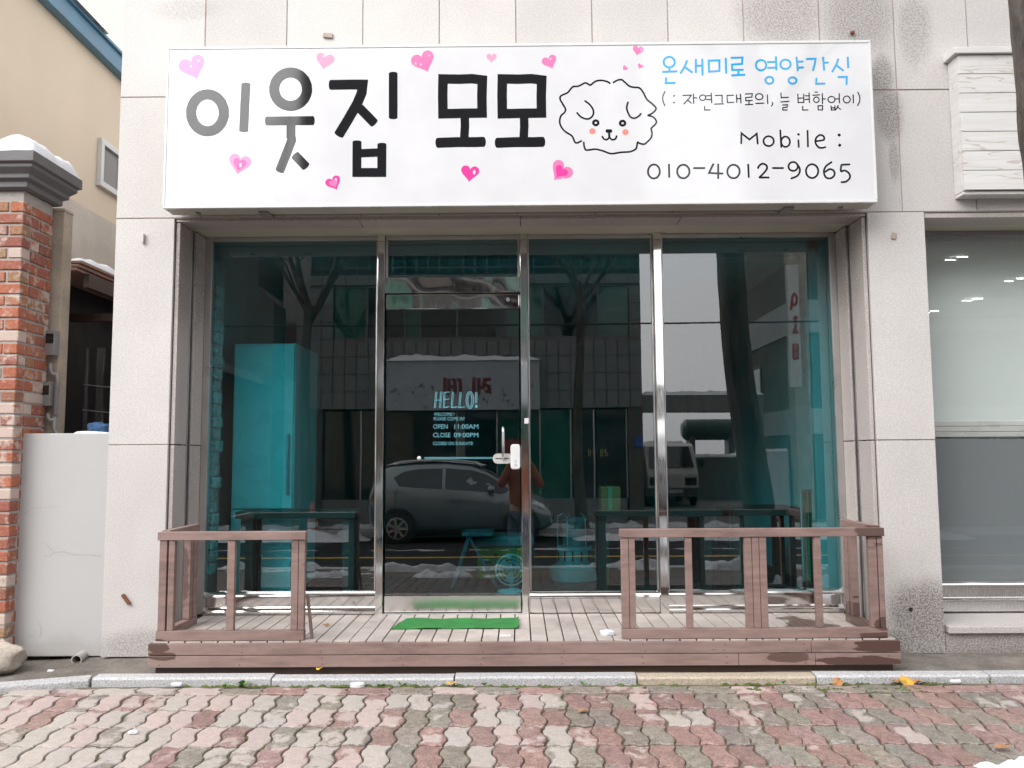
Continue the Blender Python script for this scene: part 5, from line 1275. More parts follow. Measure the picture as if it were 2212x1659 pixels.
def car_y(x, z):
    for a, b in zip(ST, ST[1:]):
        if a[0] <= x <= b[0]:
            u = (x - a[0])/(b[0] - a[0]); q = [a[i] + (b[i]-a[i])*u for i in range(7)]
            if z <= q[2]: return q[4] + (q[5] - q[4])*min(1, (z - q[1])/(q[2]*.7 - q[1] + .01))
            return q[5]*.985 + (q[6] - q[5]*.985)*min(1, (z - q[2])/(q[3] - .05 - q[2] + 1e-6))
    return .6
mb = MB(); rows = []
for x, zb, zs, zt, wb_, ws, wt in ST:
    sec = [(wb_*.85, zb), (wb_, zb + .08), (ws, zs*.7 + zb*.15), (ws*.985, zs), ((ws*.985 + wt)/2 + .012, (zs + zt - .05)/2), (wt, zt - .05), (wt*.85, zt - .008), (0, zt + .012)]
    rows.append([(x, y, z) for y, z in sec] + [(x, -y, z) for y, z in sec[-2::-1]])
m_ = len(rows[0]); mb.add([q for r_ in rows for q in r_], [(i*m_ + k, i*m_ + k + 1, (i+1)*m_ + k + 1, (i+1)*m_ + k) for i in range(len(rows)-1) for k in range(m_-1)] + [(i*m_ + m_ - 1, i*m_, (i+1)*m_, (i+1)*m_ + m_ - 1) for i in range(len(rows)-1)] + [tuple(range(m_)), tuple(range((len(rows)-1)*m_ + m_ - 1, (len(rows)-1)*m_ - 1, -1))])
body = mb.build('body', M['silver'], car, smooth=True)
def side_patch(name, pts, mat, s=1, off=.014, par=None):
    mb = MB(); pts = [(x, z) for x, z in pts]; cx_ = sum(p[0] for p in pts)/len(pts); cz = sum(p[1] for p in pts)/len(pts)
    vs = [(cx_, s*(car_y(cx_, cz) + off), cz)]
    for k in (.5, 1): vs += [(cx_ + (x-cx_)*k, s*(car_y(cx_ + (x-cx_)*k, cz + (z-cz)*k) + off), cz + (z-cz)*k) for x, z in pts]
    n = len(pts); mb.add(vs, [(0, 1 + i, 1 + (i+1) % n) for i in range(n)] + [(1 + i, 1 + n + i, 1 + n + (i+1) % n, 1 + (i+1) % n) for i in range(n)])
    return mb.build(name, M[mat], par or car, smooth=True)
for s in (1, -1):
    side_patch('side_window', [(-1.30, 1.24), (-1.18, 1.07), (-.9, 1.05), (-.36, 1.03), (-.36, 1.41), (-.8, 1.40), (-1.1, 1.35)], 'dark_glass', s)
    side_patch('side_window', [(-.30, 1.03), (.35, .98), (.80, .94), (.98, .96), (.82, 1.10), (.50, 1.29), (.2, 1.38), (-.30, 1.415)], 'dark_glass', s)
    for pts in ([(-.335, .35), (-.325, .35), (-.325, 1.02), (-.335, 1.02)], [(.80, .35), (.81, .35), (.81, .93), (.80, .93)], [(-1.24, .62), (-1.23, .62), (-1.23, 1.05), (-1.24, 1.05)]): side_patch('door_gap', pts, 'black', s, .006)
    mb = MB(); mb.box(-.22, .0, s*(car_y(-.1, .82) + .01), s*(car_y(-.1, .82) + .04), .80, .84); mb.build('door_handle', M['silver'], car, bevel=.01)
    mb = MB(); mb.lathe([(.0, -.10), (.06, -.09), (.085, 0), (.06, .04)], (.62, s*.90, 1.02), 14, 'x'); mb.build('wing_mirror', M['silver'], car, smooth=True)
    side_patch('headlight', [(1.30, .76), (1.52, .66), (1.66, .60), (1.70, .66), (1.55, .76), (1.36, .84)], 'white_gloss', s, .012)
    side_patch('tail_light', [(-1.74, .80), (-1.64, .80), (-1.60, 1.05), (-1.66, 1.18), (-1.73, 1.05)], 'rust', s, .01)
    side_patch('sill', [(-.85, .20), (.75, .20), (.75, .30), (-.85, .30)], 'black', s, .008)
    for x in (-1.20, 1.17):
        mb = MB(); mb.lathe([(.355, .0), (.355, .07)], (x, 0, .315), 32, 'y'); mb.v = [(a, s*(.735 + b), c) for a, b, c in mb.v]; mb.build('wheel_arch', M['black'], car)
        mb = MB(); mb.lathe([(.20, -.01), (.27, .0), (.285, .03), (.285, .14), (.27, .17), (.20, .18)], (0, 0, 0), 32, 'y'); mb.v = [(x + a, s*(.66 + b), .285 + c) for a, b, c in mb.v]; wh = mb.build('wheel', M['rubber'], car, smooth=False)
        mb = MB(); mb.lathe([(.205, .165), (.205, .182), (.18, .184), (.18, .172)], (0, 0, 0), 32, 'y')
        for k in range(7):
            a_ = 2*math.pi*k/7; mb.beam((.03*math.cos(a_), .178, .03*math.sin(a_)), (.19*math.cos(a_), .178, .19*math.sin(a_)), .018, .05)
        mb.lathe([(.05, .17), (.05, .195), (.02, .198)], (0, 0, 0), 16, 'y'); mb.v = [(x + a, s*(.66 + b), .285 + c) for a, b, c in mb.v]; mb.build('rim', M['alu'], wh)
mb = MB(); mb.grid(lambda u, v: (.50 + .57*u, (-.53 + 1.06*v), 1.39 - .37*u - .02*(2*v - 1)**2), 6, 8); mb.build('windscreen', M['dark_glass'], car, smooth=True)
mb = MB(); mb.box(1.70, 1.795, -.4, .4, .33, .45); mb.build('grille', M['black'], car, bevel=.02)
mb = MB(); mb.grid(lambda u, v: (-1.50 + 1.95*u, -.50 + 1.0*v, 1.475 + .062*math.sin(math.pi*min(1, u*1.02)) + .05*min(1, min(u, 1-u)*8)*min(1, min(v, 1-v)*6) + .012*mnoise.noise((u*9, v*5, 3))), 40, 16); mb.build('roof_snow', M['snow'], car, smooth=True)
for s in (1, -1):
    mb = MB(); mb.tube([(-1.3, s*.50, 1.47), (-1.15, s*.50, 1.545), (-.3, s*.505, 1.57), (.25, s*.50, 1.53), (.4, s*.50, 1.44)], .018, 8); mb.build('roof_rail', M['alu'], car, smooth=True)
# ---- white van in the yard behind the gateway
vx, vd = RF(1453, 1000, 19.0).x, 19.0
van = thing('parked_van', 'white van facing the street in the yard behind the gateway', 'van', None, (vx, YG - vd, FZ), 0)
mb = MB(); mb.prism_x([(0, .30), (.06, .55), (.0, .95), (-.12, 1.08), (-.62, 1.78), (-.9, 1.86), (-3.4, 1.86), (-3.5, .35), (-.2, .28)], -.76, .76); mb.build('body', M['white_paint'], van, bevel=.05, seg=3)
mb = MB(); mb.add([(-.66, -.155, 1.14), (.66, -.155, 1.14), (.60, -.585, 1.75), (-.60, -.585, 1.75)], [(0, 1, 2, 3)]); mb.v = [(x, y + .02, z + .012) for x, y, z in mb.v]; mb.build('windscreen', M['dark_glass'], van)
for s in (-1, 1):
    mb = MB(); mb.box(s*.52 - .17, s*.52 + .17, -.06, .055, .62, .86); mb.build('headlight', M['dark_glass'], van, bevel=.03)
    mb = MB(); mb.box(s*.90 - .08, s*.90 + .08, -.32, -.24, 1.14, 1.38); mb.build('wing_mirror', M['black'], van, bevel=.02)
    for y in (-.55, -2.7):
        mb = MB(); mb.lathe([(.2, -.08), (.29, -.06), (.29, .06), (.2, .08)], (s*.68, y, .29), 24, 'x'); mb.build('wheel', M['rubber'], van)
mb = MB(); mb.box(-.74, .74, -.02, .09, .34, .56); mb.build('bumper', M['cap_grey'], van, bevel=.02); mb = MB(); mb.box(-.26, .26, .092, .10, .40, .50); mb.build('number_plate', M['white_gloss'], van)
snow_cap('roof_snow', '', -.6, .6, -3.2, -.95, 1.855, .08, .03, van, 16, 24, seed=7.7)
# ---- traffic cone in the snow
c_ = RF(675, 1130, 11.2)
cone = thing('traffic_cone', 'red and white striped traffic cone standing in snow on the far kerb', 'traffic cone', None, (c_.x, YG - 11.2, FZ - .1))
red = simple('cone_red', (.55, .06, .03), .5, .1, 8, 0)
for k, (h0, h1) in enumerate(((.04, .22), (.22, .33), (.33, .44), (.44, .54), (.54, .72))):
    r0_, r1_ = .17 - .19*h0, .17 - .19*h1; mb = MB(); mb.lathe([(r0_, h0 + .001), (r1_, h1 - .001)], (0, 0, 0), 20); mb.build('band', red if k % 2 == 0 else M['white_paint'], cone, smooth=False)
mb = MB(); mb.box(-.2, .2, -.2, .2, 0, .04); mb.build('base', red, cone, bevel=.015)
# ---- snow banks along the far kerb
def bank(x0, x1, yc, wid, zb, h, seed, mat='snow_dirty'):
    mb = MB(); nx = int((x1-x0)*14)
    def f(u, v):
        x = x0 + (x1-x0)*u; s = math.sin(math.pi*v)**.8; e = min(1, min(u, 1-u)*12)
        n = .55 + .75*mnoise.fractal((x*2.3 + seed, v*1.9, seed), .75, 2.2, 6) + .35*max(0, mnoise.noise((x*.8 + seed, 2, 0)))
        return (x, yc + wid*(v - .5)*(1 + .35*mnoise.noise((x*1.6, seed, v))), zb - .02 + max(0, n)*h*s*e)
    mb.grid(f, nx, 18); return kind(mb.build('snow_bank', M[mat], smooth=True), 'stuff')
bank(-9, -2.9, -10.75, .9, ROAD_Z, .24, 1.0, 'snow'); bank(.95, 9, -10.7, .9, ROAD_Z, .20, 5.0, 'snow'); bank(-2.9, .95, -11.2, .7, ROAD_Z + .06, .12, 9.0); bank(-9, 9, -11.9, .6, FZ, .12, 12.0); bank(-9, 9, -8.9, .5, ROAD_Z, .03, 22.0)
# ================================================================ PHOTOGRAPHER (mirrored in the door)
def skin_obj(name, joints, edges, mat, parent, root=0, sub=2):
    me = bpy.data.meshes.new(name); names = list(joints); idx = {n: i for i, n in enumerate(names)}
    me.from_pydata([joints[n][0] for n in names], [(idx[a], idx[b]) for a, b in edges], [])
    o = put(name, me, parent); sk = o.modifiers.new('skin', 'SKIN'); sk.use_smooth_shade = True
    if not me.skin_vertices: me.attributes.new('skin', 'FLOAT', 'POINT')
    for n, d in zip(names, me.skin_vertices[0].data):
        r = joints[n][1]; d.radius = (r, r) if not isinstance(r, tuple) else r; d.use_root = (n == names[root])
    ss = o.modifiers.new('sub', 'SUBSURF'); ss.levels = ss.render_levels = sub
    me.materials.append(mat); return o
person = thing('person', 'person in a rust orange jacket and jeans holding up a small camera', 'person', None, (0.02, -5.42, ROAD_Z))
skin_m = simple('skin', (.52, .33, .25), .5, .05, 8, .05); hair_m = simple('black_hair', (.015, .012, .011), .5, .2, 20, .3)
jack = simple('rust_jacket', (.40, .115, .05), .75, .15, 9, .4, fine=40, bdist=.01); jean = simple('blue_jeans', (.10, .13, .19), .8, .15, 9, .3)
J = {}
def hand(J, E, s, nm):
    w = Vector((s*.11, .20, 1.60)); palm = Vector((s*.082, .245, 1.635))
    J['w' + nm] = (w, .026); J['p' + nm] = (palm, (.034, .02)); E.append(('w' + nm, 'p' + nm))
    for k, (dz, ln) in enumerate(((.028, .062), (.010, .07), (-.008, .066), (-.026, .052))):
        a = palm + Vector((-s*.005, .022, dz)); b = a + Vector((-s*.012, ln*.45, .004)); c = b + Vector((-s*.034, ln*.12, .0))
        for q, nme, r in ((a, 'a', .0095), (b, 'b', .0088), (c, 'c', .0078)): J[f'{nme}{k}{nm}'] = (q, r)
        E += [('p' + nm, f'a{k}{nm}'), (f'a{k}{nm}', f'b{k}{nm}'), (f'b{k}{nm}', f'c{k}{nm}')]
    a = palm + Vector((-s*.012, -.005, -.03)); b = a + Vector((-s*.03, .012, -.012)); c = b + Vector((-s*.022, .015, .006))
    for q, nme in ((a, 'ta'), (b, 'tb'), (c, 'tc')): J[nme + nm] = (q, .0095)
    E += [('p' + nm, 'ta' + nm), ('ta' + nm, 'tb' + nm), ('tb' + nm, 'tc' + nm)]
Ee = [('pel', 'spi'), ('spi', 'che'), ('che', 'nec'), ('nec', 'hea0'), ('hea0', 'hea1'), ('hea1', 'hea2')]
J.update(pel=(Vector((0, 0, .93)), (.13, .10)), spi=(Vector((0, 0, 1.12)), (.12, .09)), che=(Vector((0, .0, 1.35)), (.14, .10)), nec=(Vector((0, .0, 1.50)), .052), hea0=(Vector((0, .035, 1.58)), (.062, .07)), hea1=(Vector((0, .04, 1.67)), (.078, .092)), hea2=(Vector((0, .03, 1.75)), (.06, .07)))
for s, nm in ((-1, 'L'), (1, 'R')):
    J['sh' + nm] = (Vector((s*.17, 0, 1.42)), .055); J['el' + nm] = (Vector((s*.27, .10, 1.24)), .042)
    hand(J, Ee, s, nm)
    Ee += [('che', 'sh' + nm), ('sh' + nm, 'el' + nm), ('el' + nm, 'w' + nm)]
    J['hp' + nm] = (Vector((s*.09, 0, .88)), .085); J['kn' + nm] = (Vector((s*.11, .02, .50)), .055); J['an' + nm] = (Vector((s*.12, -.02, .10)), .04); J['to' + nm] = (Vector((s*.13, .13, .04)), .035)
    Ee += [('pel', 'hp' + nm), ('hp' + nm, 'kn' + nm), ('kn' + nm, 'an' + nm), ('an' + nm, 'to' + nm)]
body_o = skin_obj('body', J, Ee, skin_m, person)
C = {'pel': (Vector((0, 0, .90)), (.175, .125)), 'spi': (Vector((0, 0, 1.12)), (.165, .12)), 'che': (Vector((0, 0, 1.36)), (.17, .125)), 'nec': (Vector((0, 0, 1.49)), .07)}
Ce = [('pel', 'spi'), ('spi', 'che'), ('che', 'nec')]
for s, nm in ((-1, 'L'), (1, 'R')):
    C['sh' + nm] = (Vector((s*.175, 0, 1.42)), .075); C['el' + nm] = (Vector((s*.275, .10, 1.24)), .062); C['cu' + nm] = (Vector((s*.125, .185, 1.57)), .042)
    Ce += [('che', 'sh' + nm), ('sh' + nm, 'el' + nm), ('el' + nm, 'cu' + nm)]
skin_obj('jacket', C, Ce, jack, person)
T = {'pel': (Vector((0, 0, .92)), (.15, .11))}; Te = []
for s, nm in ((-1, 'L'), (1, 'R')):
    T['hp' + nm] = (Vector((s*.09, 0, .84)), .098); T['kn' + nm] = (Vector((s*.11, .02, .50)), .07); T['an' + nm] = (Vector((s*.12, -.02, .09)), .062)
    Te += [('pel', 'hp' + nm), ('hp' + nm, 'kn' + nm), ('kn' + nm, 'an' + nm)]
skin_obj('jeans', T, Te, jean, person)
for s in (-1, 1):
    mb = MB(); mb.box(s*.125 - .048, s*.125 + .048, -.09, .19, .0, .075); mb.build('shoe', M['black'], person, bevel=.025, seg=3)
    mb = MB(); mb.lathe([(.012, -.012), (.022, 0), (.012, .012)], (s*.088, .035, 1.665), 12, 'x'); mb.build('ear', skin_m, person, smooth=True)
    mb = MB(); mb.lathe([(.004, .012), (.011, .004), (.012, -.006)], (s*.032, .125, 1.685), 12, 'y'); mb.build('eye', M['white_gloss'], person, smooth=True)
mb = MB(); mb.add([(-.014, .12, 1.645), (.014, .12, 1.645), (0, .155, 1.65), (0, .122, 1.69)], [(0, 1, 2), (1, 3, 2), (3, 0, 2), (0, 3, 1)]); mb.build('nose', skin_m, person, smooth=True)
mb = MB(); mb.box(-.024, .024, .105, .121, 1.60, 1.608); mb.build('mouth', simple('lips', (.40, .16, .14), .5, .05, 8, 0), person, bevel=.003)
mb = MB(); mb.grid(lambda u, v: (.097*math.cos(2*math.pi*u)*math.cos(v*1.5), .022 + .108*math.sin(2*math.pi*u)*math.cos(v*1.5), 1.70 + .115*math.sin(v*1.5) - (.07 if math.sin(2*math.pi*u) < .3 else -.01)*(1-v)), 24, 8); mb.build('hair', hair_m, person, smooth=True)
cm = thing('photo_camera', 'small black camera held up in front of the face of the person in orange', 'camera', None, (0.02, -5.42, ROAD_Z))
mb = MB(); mb.box(-.062, .062, .235, .268, 1.612, 1.688); mb.build('camera_body', M['black'], cm, bevel=.008)
mb = MB(); mb.lathe([(.028, .268), (.028, .300), (.026, .304), (.022, .300), (.018, .285)], (-.02, 0, 1.648), 24, 'y'); mb.build('lens', M['black'], cm)
mb = MB(); mb.box(-.05, -.02, .24, .262, 1.688, 1.694); mb.build('mode_dial', M['alu'], cm)

# ================================================================ INSIDE THE SHOP
IF = .30
def iz(x, y, Y): return P(x, y, Y).z
fr = thing('refrigerator', 'tall pale refrigerator standing behind the glass at the alley end of the shop', 'refrigerator')
FY = .80; a, b = P(506, 760, FY), P(640, 760, FY); zt = iz(570, 742, FY)
mb = MB(); mb.box(a.x, b.x, FY, FY + .64, IF + .04, zt); mb.build('cabinet', M['white_paint'], fr, bevel=.012, seg=3)
mb = MB(); mb.box(a.x + .01, b.x - .01, FY - .02, FY - .001, IF + .62, zt - .02); mb.build('upper_door', M['white_gloss'], fr, bevel=.006); mb = MB(); mb.box(a.x + .01, b.x - .01, FY - .02, FY - .001, IF + .06, IF + .61); mb.build('lower_door', M['white_gloss'], fr, bevel=.006)
mb = MB(); mb.box(b.x - .045, b.x - .03, FY - .045, FY - .021, IF + .72, IF + 1.15); mb.build('handle', M['alu'], fr, bevel=.004)
for xx in (a.x + .04, b.x - .04): mb = MB(); mb.box(xx - .02, xx + .02, FY + .02, FY + .06, IF, IF + .04); mb.box(xx - .02, xx + .02, FY + .56, FY + .60, IF, IF + .04); mb.build('foot', M['black'], fr)
def table(label, x0, x1, Y0, Y1, legs, ytop):
    o = thing('table', label, 'table', 'dark tables inside the shop'); p, q = P(x0, ytop, Y0), P(x1, ytop, Y0); z = p.z
    mb = MB(); mb.box(p.x, q.x, Y0, Y1, z - .045, z); mb.build('table_top', M['dark_wood'], o, bevel=.004)
    for l in legs:
        lx = P(l, 1200, Y0).x
        for yy in (Y0 + .03, Y1 - .10): mb = MB(); mb.box(lx - .04, lx + .04, yy, yy + .07, IF, z - .046); mb.build('leg', M['dark_wood'], o, bevel=.004)
    return z
table('dark wooden table inside the shop in front of the pale refrigerator', 508, 768, .49, .76, (528, 750), 1106)
table('long dark wooden table inside the shop behind the longer deck railing', 1290, 1560, .95, 1.5, (1305, 1528), 1104)
table('dark wooden table inside the shop next to the green curtain', 1585, 1745, .80, 1.35, (1600, 1728), 1100)
bxp = P(1303, 1104, 1.1); mb = MB(); zt1 = P(1300, 1104, .95).z
cbx = thing('cardboard_box', 'brown cardboard box standing on the end of the long dark table', 'box')
mb = MB(); mb.box(bxp.x - .02, bxp.x + .12, 1.02, 1.20, zt1, zt1 + .17); mb.build('carton', simple('cardboard', (.90, .12, .03), .8, .1, 6, .1), cbx, bevel=.004)
mb = MB(); mb.box(bxp.x + .03, bxp.x + .06, 1.0185, 1.2015, zt1 + .001, zt1 + .172); mb.build('tape', simple('tape', (.42, .28, .14), .4, .05, 6, 0), cbx)
hp = P(1248, 1238, 1.35)
ht = thing('oil_heater', 'round white oil heater with slotted ring on the shop floor', 'heater', None, (hp.x, 1.55, IF))
wm = M['pvc']
mb = MB(); mb.lathe([(.20, 0), (.215, .02), (.21, .10), (.16, .13), (.155, .14)], (0, 0, 0), 36); mb.build('base', wm, ht, smooth=False)
mb = MB(); mb.lathe([(.15, .141), (.15, .26), (.14, .27)], (0, 0, 0), 36); mb.build('slotted_ring', wm, ht)
for k in range(14):
    a_ = 2*math.pi*k/14; mb = MB(); mb.beam((.151*math.cos(a_), .151*math.sin(a_), .165), (.151*math.cos(a_), .151*math.sin(a_), .24), .012, .012); mb.build('slot', M['black'], ht)
mb = MB(); mb.lathe([(.10, .271), (.10, .45), (.105, .455), (.105, .47), (.05, .49)], (0, 0, 0), 24); mb.build('chimney', M['cap_grey'], ht)
for k in range(6): a_ = 2*math.pi*k/6; mb = MB(); mb.tube([(.14*math.cos(a_), .14*math.sin(a_), .27), (.14*math.cos(a_), .14*math.sin(a_), .5), (.10*math.cos(a_), .10*math.sin(a_), .52)], .005, 6); mb.build('guard_wire', M['alu'], ht)
ax, bx2 = P(1030, 1200, 1.25), P(1150, 1200, 1.25); ctop, cmid, cbot = iz(1090, 1160, 1.25), iz(1090, 1182, 1.25), iz(1090, 1252, 1.25)
co = thing('cooler_box', 'yellow cooler box covered in small stickers behind the door glass', 'cooler')
mb = MB(); mb.box(ax.x, bx2.x, 1.25, 1.65, cbot, cmid); mb.build('cooler_body', simple('yellow_plastic', (.34, .24, .02), .45, .05, 5, 0), co, bevel=.02, seg=3)
mb = MB(); mb.box(ax.x - .01, bx2.x + .01, 1.24, 1.66, cmid + .002, ctop); mb.build('lid', M['pvc'], co, bevel=.025, seg=3)
rnd = random.Random(9); smats = [M['black'], M['white_gloss'], M['rust'], M['blue_metal']]
for k in range(14):
    x = rnd.uniform(ax.x + .04, bx2.x - .06); z = rnd.uniform(cbot + .05, cmid - .05); w = rnd.uniform(.02, .05); mb = MB(); mb.box(x, x + w, 1.2482 - .0002*k, 1.2494, z, z + w*rnd.uniform(.6, 1.3)); mb.build('sticker', smats[k % 4], co)
std = thing('low_stand', 'dark low stand under the yellow cooler box', 'stand'); mb = MB(); mb.box(ax.x + .03, bx2.x - .03, 1.28, 1.62, IF, cbot - .001); mb.build('stand_body', M['dark_wood'], std, bevel=.005)
fp = P(1104, 1240, .95)
fan = thing('electric_fan', 'round electric fan standing in front of the yellow cooler box', 'fan', None, (fp.x, .98, IF))
mb = MB(); mb.lathe([(.10, 0), (.10, .015), (.03, .03)], (0, 0, 0), 24); mb.build('base', M['white_gloss'], fan); mb = MB(); mb.tube([(0, .03, .02), (0, .03, .20)], .012, 8); mb.build('stem', M['white_gloss'], fan)
fz3 = max(.16, fp.z - IF); mb = MB()
for r_ in (.03, .06, .085, .105): mb.tube([(r_*math.cos(2*math.pi*k/28), -.02 + r_*.1, fz3 + r_*math.sin(2*math.pi*k/28)) for k in range(29)], .0025, 5, cap=False)
mb.tube([(.11*math.cos(2*math.pi*k/28), .0, fz3 + .11*math.sin(2*math.pi*k/28)) for k in range(29)], .007, 6, cap=False)
mb.build('grille', M['lock_grey'], fan)
for k in range(3):
    a_ = 2*math.pi*k/3; mb = MB(); mb.add([(0, .005, fz3), (.09*math.cos(a_), .012, fz3 + .09*math.sin(a_)), (.095*math.cos(a_ + .5), .0, fz3 + .095*math.sin(a_ + .5)), (.07*math.cos(a_ + .9), -.004, fz3 + .07*math.sin(a_ + .9))], [(0, 1, 2, 3)]); mb.build('blade', M['pvc_pipe'], fan)
sl = thing('step_stool', 'pale folding step stool leaning open behind the door glass', 'stool')
A, B = P(1012, 1158, 1.1), P(975, 1240, 1.1)
for yy in (1.1, 1.4):
    mb = MB(); mb.beam((A.x, yy, A.z), (B.x, yy, IF), .02, .03, (0, 1, 0)); mb.build('leg', M['cap_grey'], sl); mb = MB(); mb.beam((A.x, yy, A.z), (A.x + .22, yy, IF), .02, .03, (0, 1, 0)); mb.build('leg', M['cap_grey'], sl)
mb = MB(); mb.box(A.x - .05, A.x + .18, 1.08, 1.42, A.z, A.z + .025); mb.build('step', M['cap_grey'], sl, bevel=.004)
gc = thing('green_curtain', 'green curtain bunched up in the shop corner by the blind window', 'curtain'); gp0, gp1 = P(1742, 1180, .75), P(1790, 1180, .75)
mb = MB(); mb.grid(lambda u, v: (gp0.x + (gp1.x - gp0.x)*(u + (1-v)*.25*(u - .6)), .74 + .03*math.sin(u*31) + .03*v, IF + .72*v), 48, 10); mb.build('cloth', simple('green_fabric', (.05, .15, .075), .9, .15, 9, .3), gc, smooth=True)
mb = MB(); mb.tube([(gp0.x - .02, .76, IF + .725), (gp1.x + .06, .76, IF + .725)], .01, 8); mb.build('rod', M['alu'], gc)
for xx in (gp0.x - .02, gp1.x + .06): mb = MB(); mb.tube([(xx, .76, IF), (xx, .76, IF + .73)], .01, 8); mb.build('rod_stand', M['alu'], gc)
br = thing('leaning_pole', 'thin dark broom leaning in the window corner next to the green curtain', 'broom'); q0, q1 = P(1800, 985, .56), P(1758, 1265, .62)
mb = MB(); mb.tube([q0, (q1.x, .62, IF + .12)], .011, 10); mb.build('handle', M['rust'], br, smooth=True); mb = MB(); mb.box(q1.x - .09, q1.x + .07, .60, .65, IF, IF + .12); mb.build('bristles', M['black'], br, bevel=.01)

# ================================================================ SMALL THINGS ON THE GROUND
def ground_at(x, y, up=.004):
    p = P(x, y, KY - .05)
    for _ in range(6): p = PZ(x, y, gz(p.y) + up)
    if p.y > KY - .03:                              # hidden by the kerb: it lies at the kerb's foot
        p = P(x, y, KY - .03); p.z = gz(p.y) + up
    return p
def leaf(name, label, x, y, size, mat, zz=None, up=.006, group=None, seed=0):
    p = ground_at(x, y, up) if zz is None else PZ(x, y, zz + .004)
    rnd = random.Random(seed + int(x)); mb = MB(); n = 9; a0 = rnd.uniform(0, 6)
    for s in range(1):
        vs = [(0, 0, size*.18)] + [(size*(.5 + .12*math.sin(3*k))*math.cos(a0 + 2*math.pi*k/n), size*.42*math.sin(a0 + 2*math.pi*k/n), size*rnd.uniform(0, .35)) for k in range(n)]
        mb.add(vs, [(0, 1 + k, 1 + (k+1) % n) for k in range(n)])
    o = mb.build(name, M[mat]); o.location = p; return tag(o, label, 'leaf', group)
leaf('fallen_leaf', 'big upright yellow leaf against the kerb below the wet deck corner', 1955, 1462, .085, 'leaf_yellow').rotation_euler = (R(50), 0, .3)
for x, y in ((1935, 1465), (1990, 1464), (1975, 1467)): leaf('fallen_leaf', 'small brown leaf lying around the big yellow leaf by the kerb', x, y, .06, 'leaf_brown', group='brown leaves by the kerb')
leaf('fallen_leaf', 'orange leaf leaning on the kerb below the long railing', 1808, 1458, .06, 'leaf_brown').rotation_euler = (R(60), 0, 0)
leaf('fallen_leaf', 'yellow leaf on the paving by a kerb joint below the door', 975, 1481, .06, 'leaf_yellow')
leaf('fallen_leaf', 'brown leaf on the paving near the pale pavers left of the rusty kerb stone', 1260, 1538, .05, 'leaf_brown')
leaf('fallen_leaf', 'curled brown leaf on the deck planks by the short railing', 705, 1352, .04, 'leaf_brown', DECK_Z)
leaf('fallen_leaf', 'orange leaf lying among the wet red pavers near the snow', 2165, 1620, .06, 'leaf_brown')
leaf('fallen_leaf', 'tiny dry leaf lying on the deck planks next to the green mat', 1205, 1350, .03, 'leaf_brown', DECK_Z)
leaf('fallen_leaf', 'yellow leaf on the kerb stone below the short railing', 690, 1446, .04, 'leaf_yellow', .11)
def bit(name, label, p, r, seed, cat='litter', mat='litter'): return rock(name, label, p, r, seed, M[mat], cat)
p = PZ(1312, 1372, DECK_Z); bit('snow_lump', 'small lump of snow on the deck beside the long railing', (p.x, p.y, DECK_Z + .012), (.04, .025, .018), 1, 'snow', 'snow')
p = PZ(1092, 1374, DECK_Z); mb = MB(); mb.box(p.x - .03, p.x + .03, p.y - .022, p.y + .022, DECK_Z + .001, DECK_Z + .004); tag(mb.build('paper_card', M['litter']), 'little white card lying on the deck edge in front of the mat', 'card')
for i, (x, y, r, lab) in enumerate(((2064, 1462, .028, 'crumpled white paper by the kerb near the yellow leaf'), (772, 1480, .04, 'flattened white litter on moss by the kerb'), (288, 1582, .022, 'white scrap on a pale paver below the short railing'), (110, 1449, .018, 'white scrap on the earth by the flat stone'), (382, 1470, .03, 'flattened pale scrap on the earth beside the deck corner'), (160, 1395, .012, 'tiny white scrap at the foot of the white wall'))):
    q = ground_at(x, y, .01) if y > 1452 and x > 300 or y > 1500 else PZ(x, y, .1)
    bit('paper_scrap', lab, (q.x, q.y, q.z), (r, r*.5, r*.35), i*3.3)
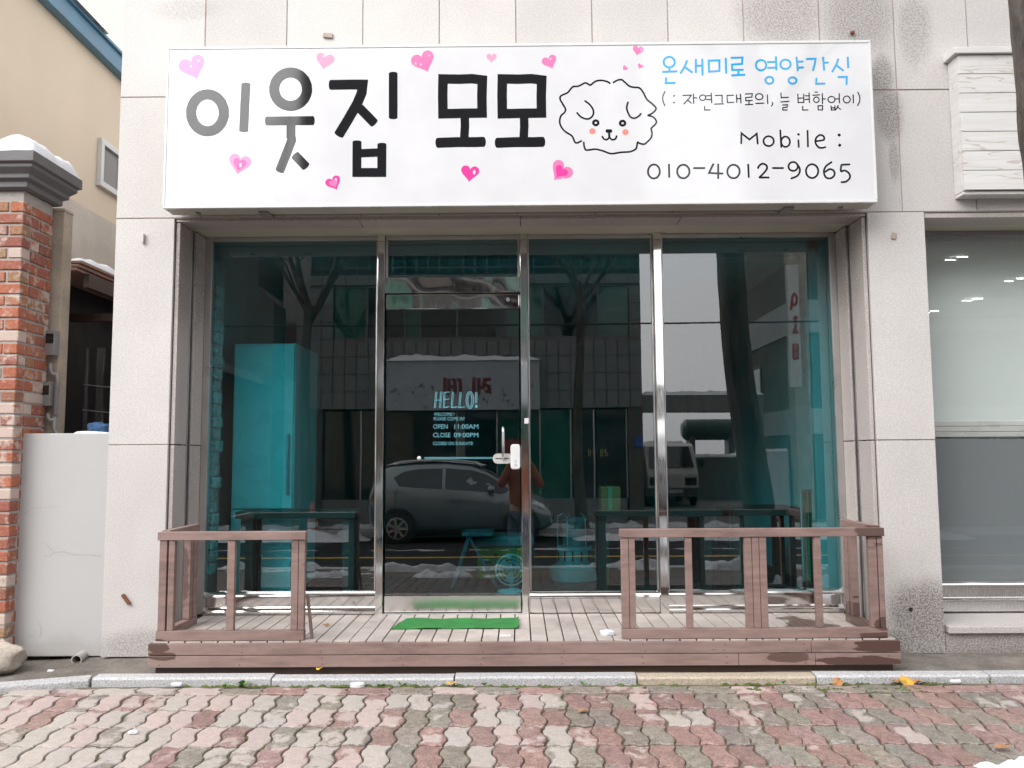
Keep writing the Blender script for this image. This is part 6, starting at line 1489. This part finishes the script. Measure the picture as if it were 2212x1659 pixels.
# moss in the joints and weeds at the kerb
def moss(x0, x1, y, n, wid, seed):
    mb = MB(); rnd = random.Random(seed)
    for k in range(n):
        x = rnd.uniform(x0, x1); q = ground_at(x, y + rnd.uniform(-wid, wid), .0); r = rnd.uniform(.006, .018); m = 7
        vs = [(q.x, q.y, q.z + r*.5)] + [(q.x + r*1.7*math.cos(2*math.pi*j/m)*rnd.uniform(.6, 1.2), q.y + r*.8*math.sin(2*math.pi*j/m)*rnd.uniform(.6, 1.2), q.z - .004) for j in range(m)]
        mb.add(vs, [(0, 1 + j, 1 + (j+1) % m) for j in range(m)])
    kind(mb.build('moss', M['moss'], smooth=True), 'stuff')
moss(400, 1010, 1480, 90, 3, 1); moss(1010, 1500, 1481, 40, 3, 2); moss(1600, 1990, 1489, 70, 4, 3); moss(1560, 2050, 1474, 40, 3, 4)
mb = MB(); rnd = random.Random(6)
for k in range(150):                                # moss lines in joints between pavers, left of the middle and right
    i = rnd.choice(list(range(8, 24)) + list(range(34, 48))); r = rnd.randint(0, 3 if i < 24 else 1); tt_ = rnd.random()
    x = X0 + .06 + (i - .5)*W + wavex(tt_); y = KY - .094 - r*Lp - (1 - tt_)*Lp
    w_m = rnd.uniform(.004, .007); mb.add([(x - w_m, y - .02, gz(y) - .004), (x + w_m, y - .02, gz(y) - .004), (x + w_m, y + .02, gz(y) - .003), (x - w_m, y + .02, gz(y) - .003)], [(0, 1, 2, 3)])
kind(mb.build('joint_moss', M['moss']), 'stuff')
def weed(x, y, n, size, label):
    q = ground_at(x, y, .0); o = thing('weed', label, 'weed', 'weeds along the kerb', tuple(q)); rnd = random.Random(int(x))
    for k in range(n):
        a = rnd.uniform(0, 6.28); l = size*rnd.uniform(.6, 1.1); w = l*.32; t_ = rnd.uniform(.3, 1.0)
        c, s = math.cos(a), math.sin(a); mb = MB()
        mb.add([(0, 0, 0), (c*l*.5 - s*w, s*l*.5*.7 + c*w, l*t_*.5), (c*l, s*l*.7, l*t_*.75), (c*l*.5 + s*w, s*l*.5*.7 - c*w, l*t_*.5)], [(0, 1, 2, 3)]); mb.build('leaf', M['weed'], o)
for x, y, n, s_, lab in ((521, 1477, 9, .055, 'biggest green weed at the kerb below the short railing'), (488, 1478, 6, .03, 'little weed at the kerb just left of the biggest weed'), (822, 1479, 6, .03, 'little weed at the kerb below the door frame'), (868, 1479, 7, .035, 'grassy weed at the kerb beside the yellow leaf joint'), (1045, 1480, 7, .03, 'little weed at the kerb below the green mat'), (1262, 1479, 6, .03, 'low weed at the kerb below the snow lump'), (1690, 1475, 5, .03, 'small weed at the kerb under the middle of the long railing'), (2140, 1460, 6, .03, 'small weed at the kerb below the blind window')):
    weed(x, y, n, s_, lab)
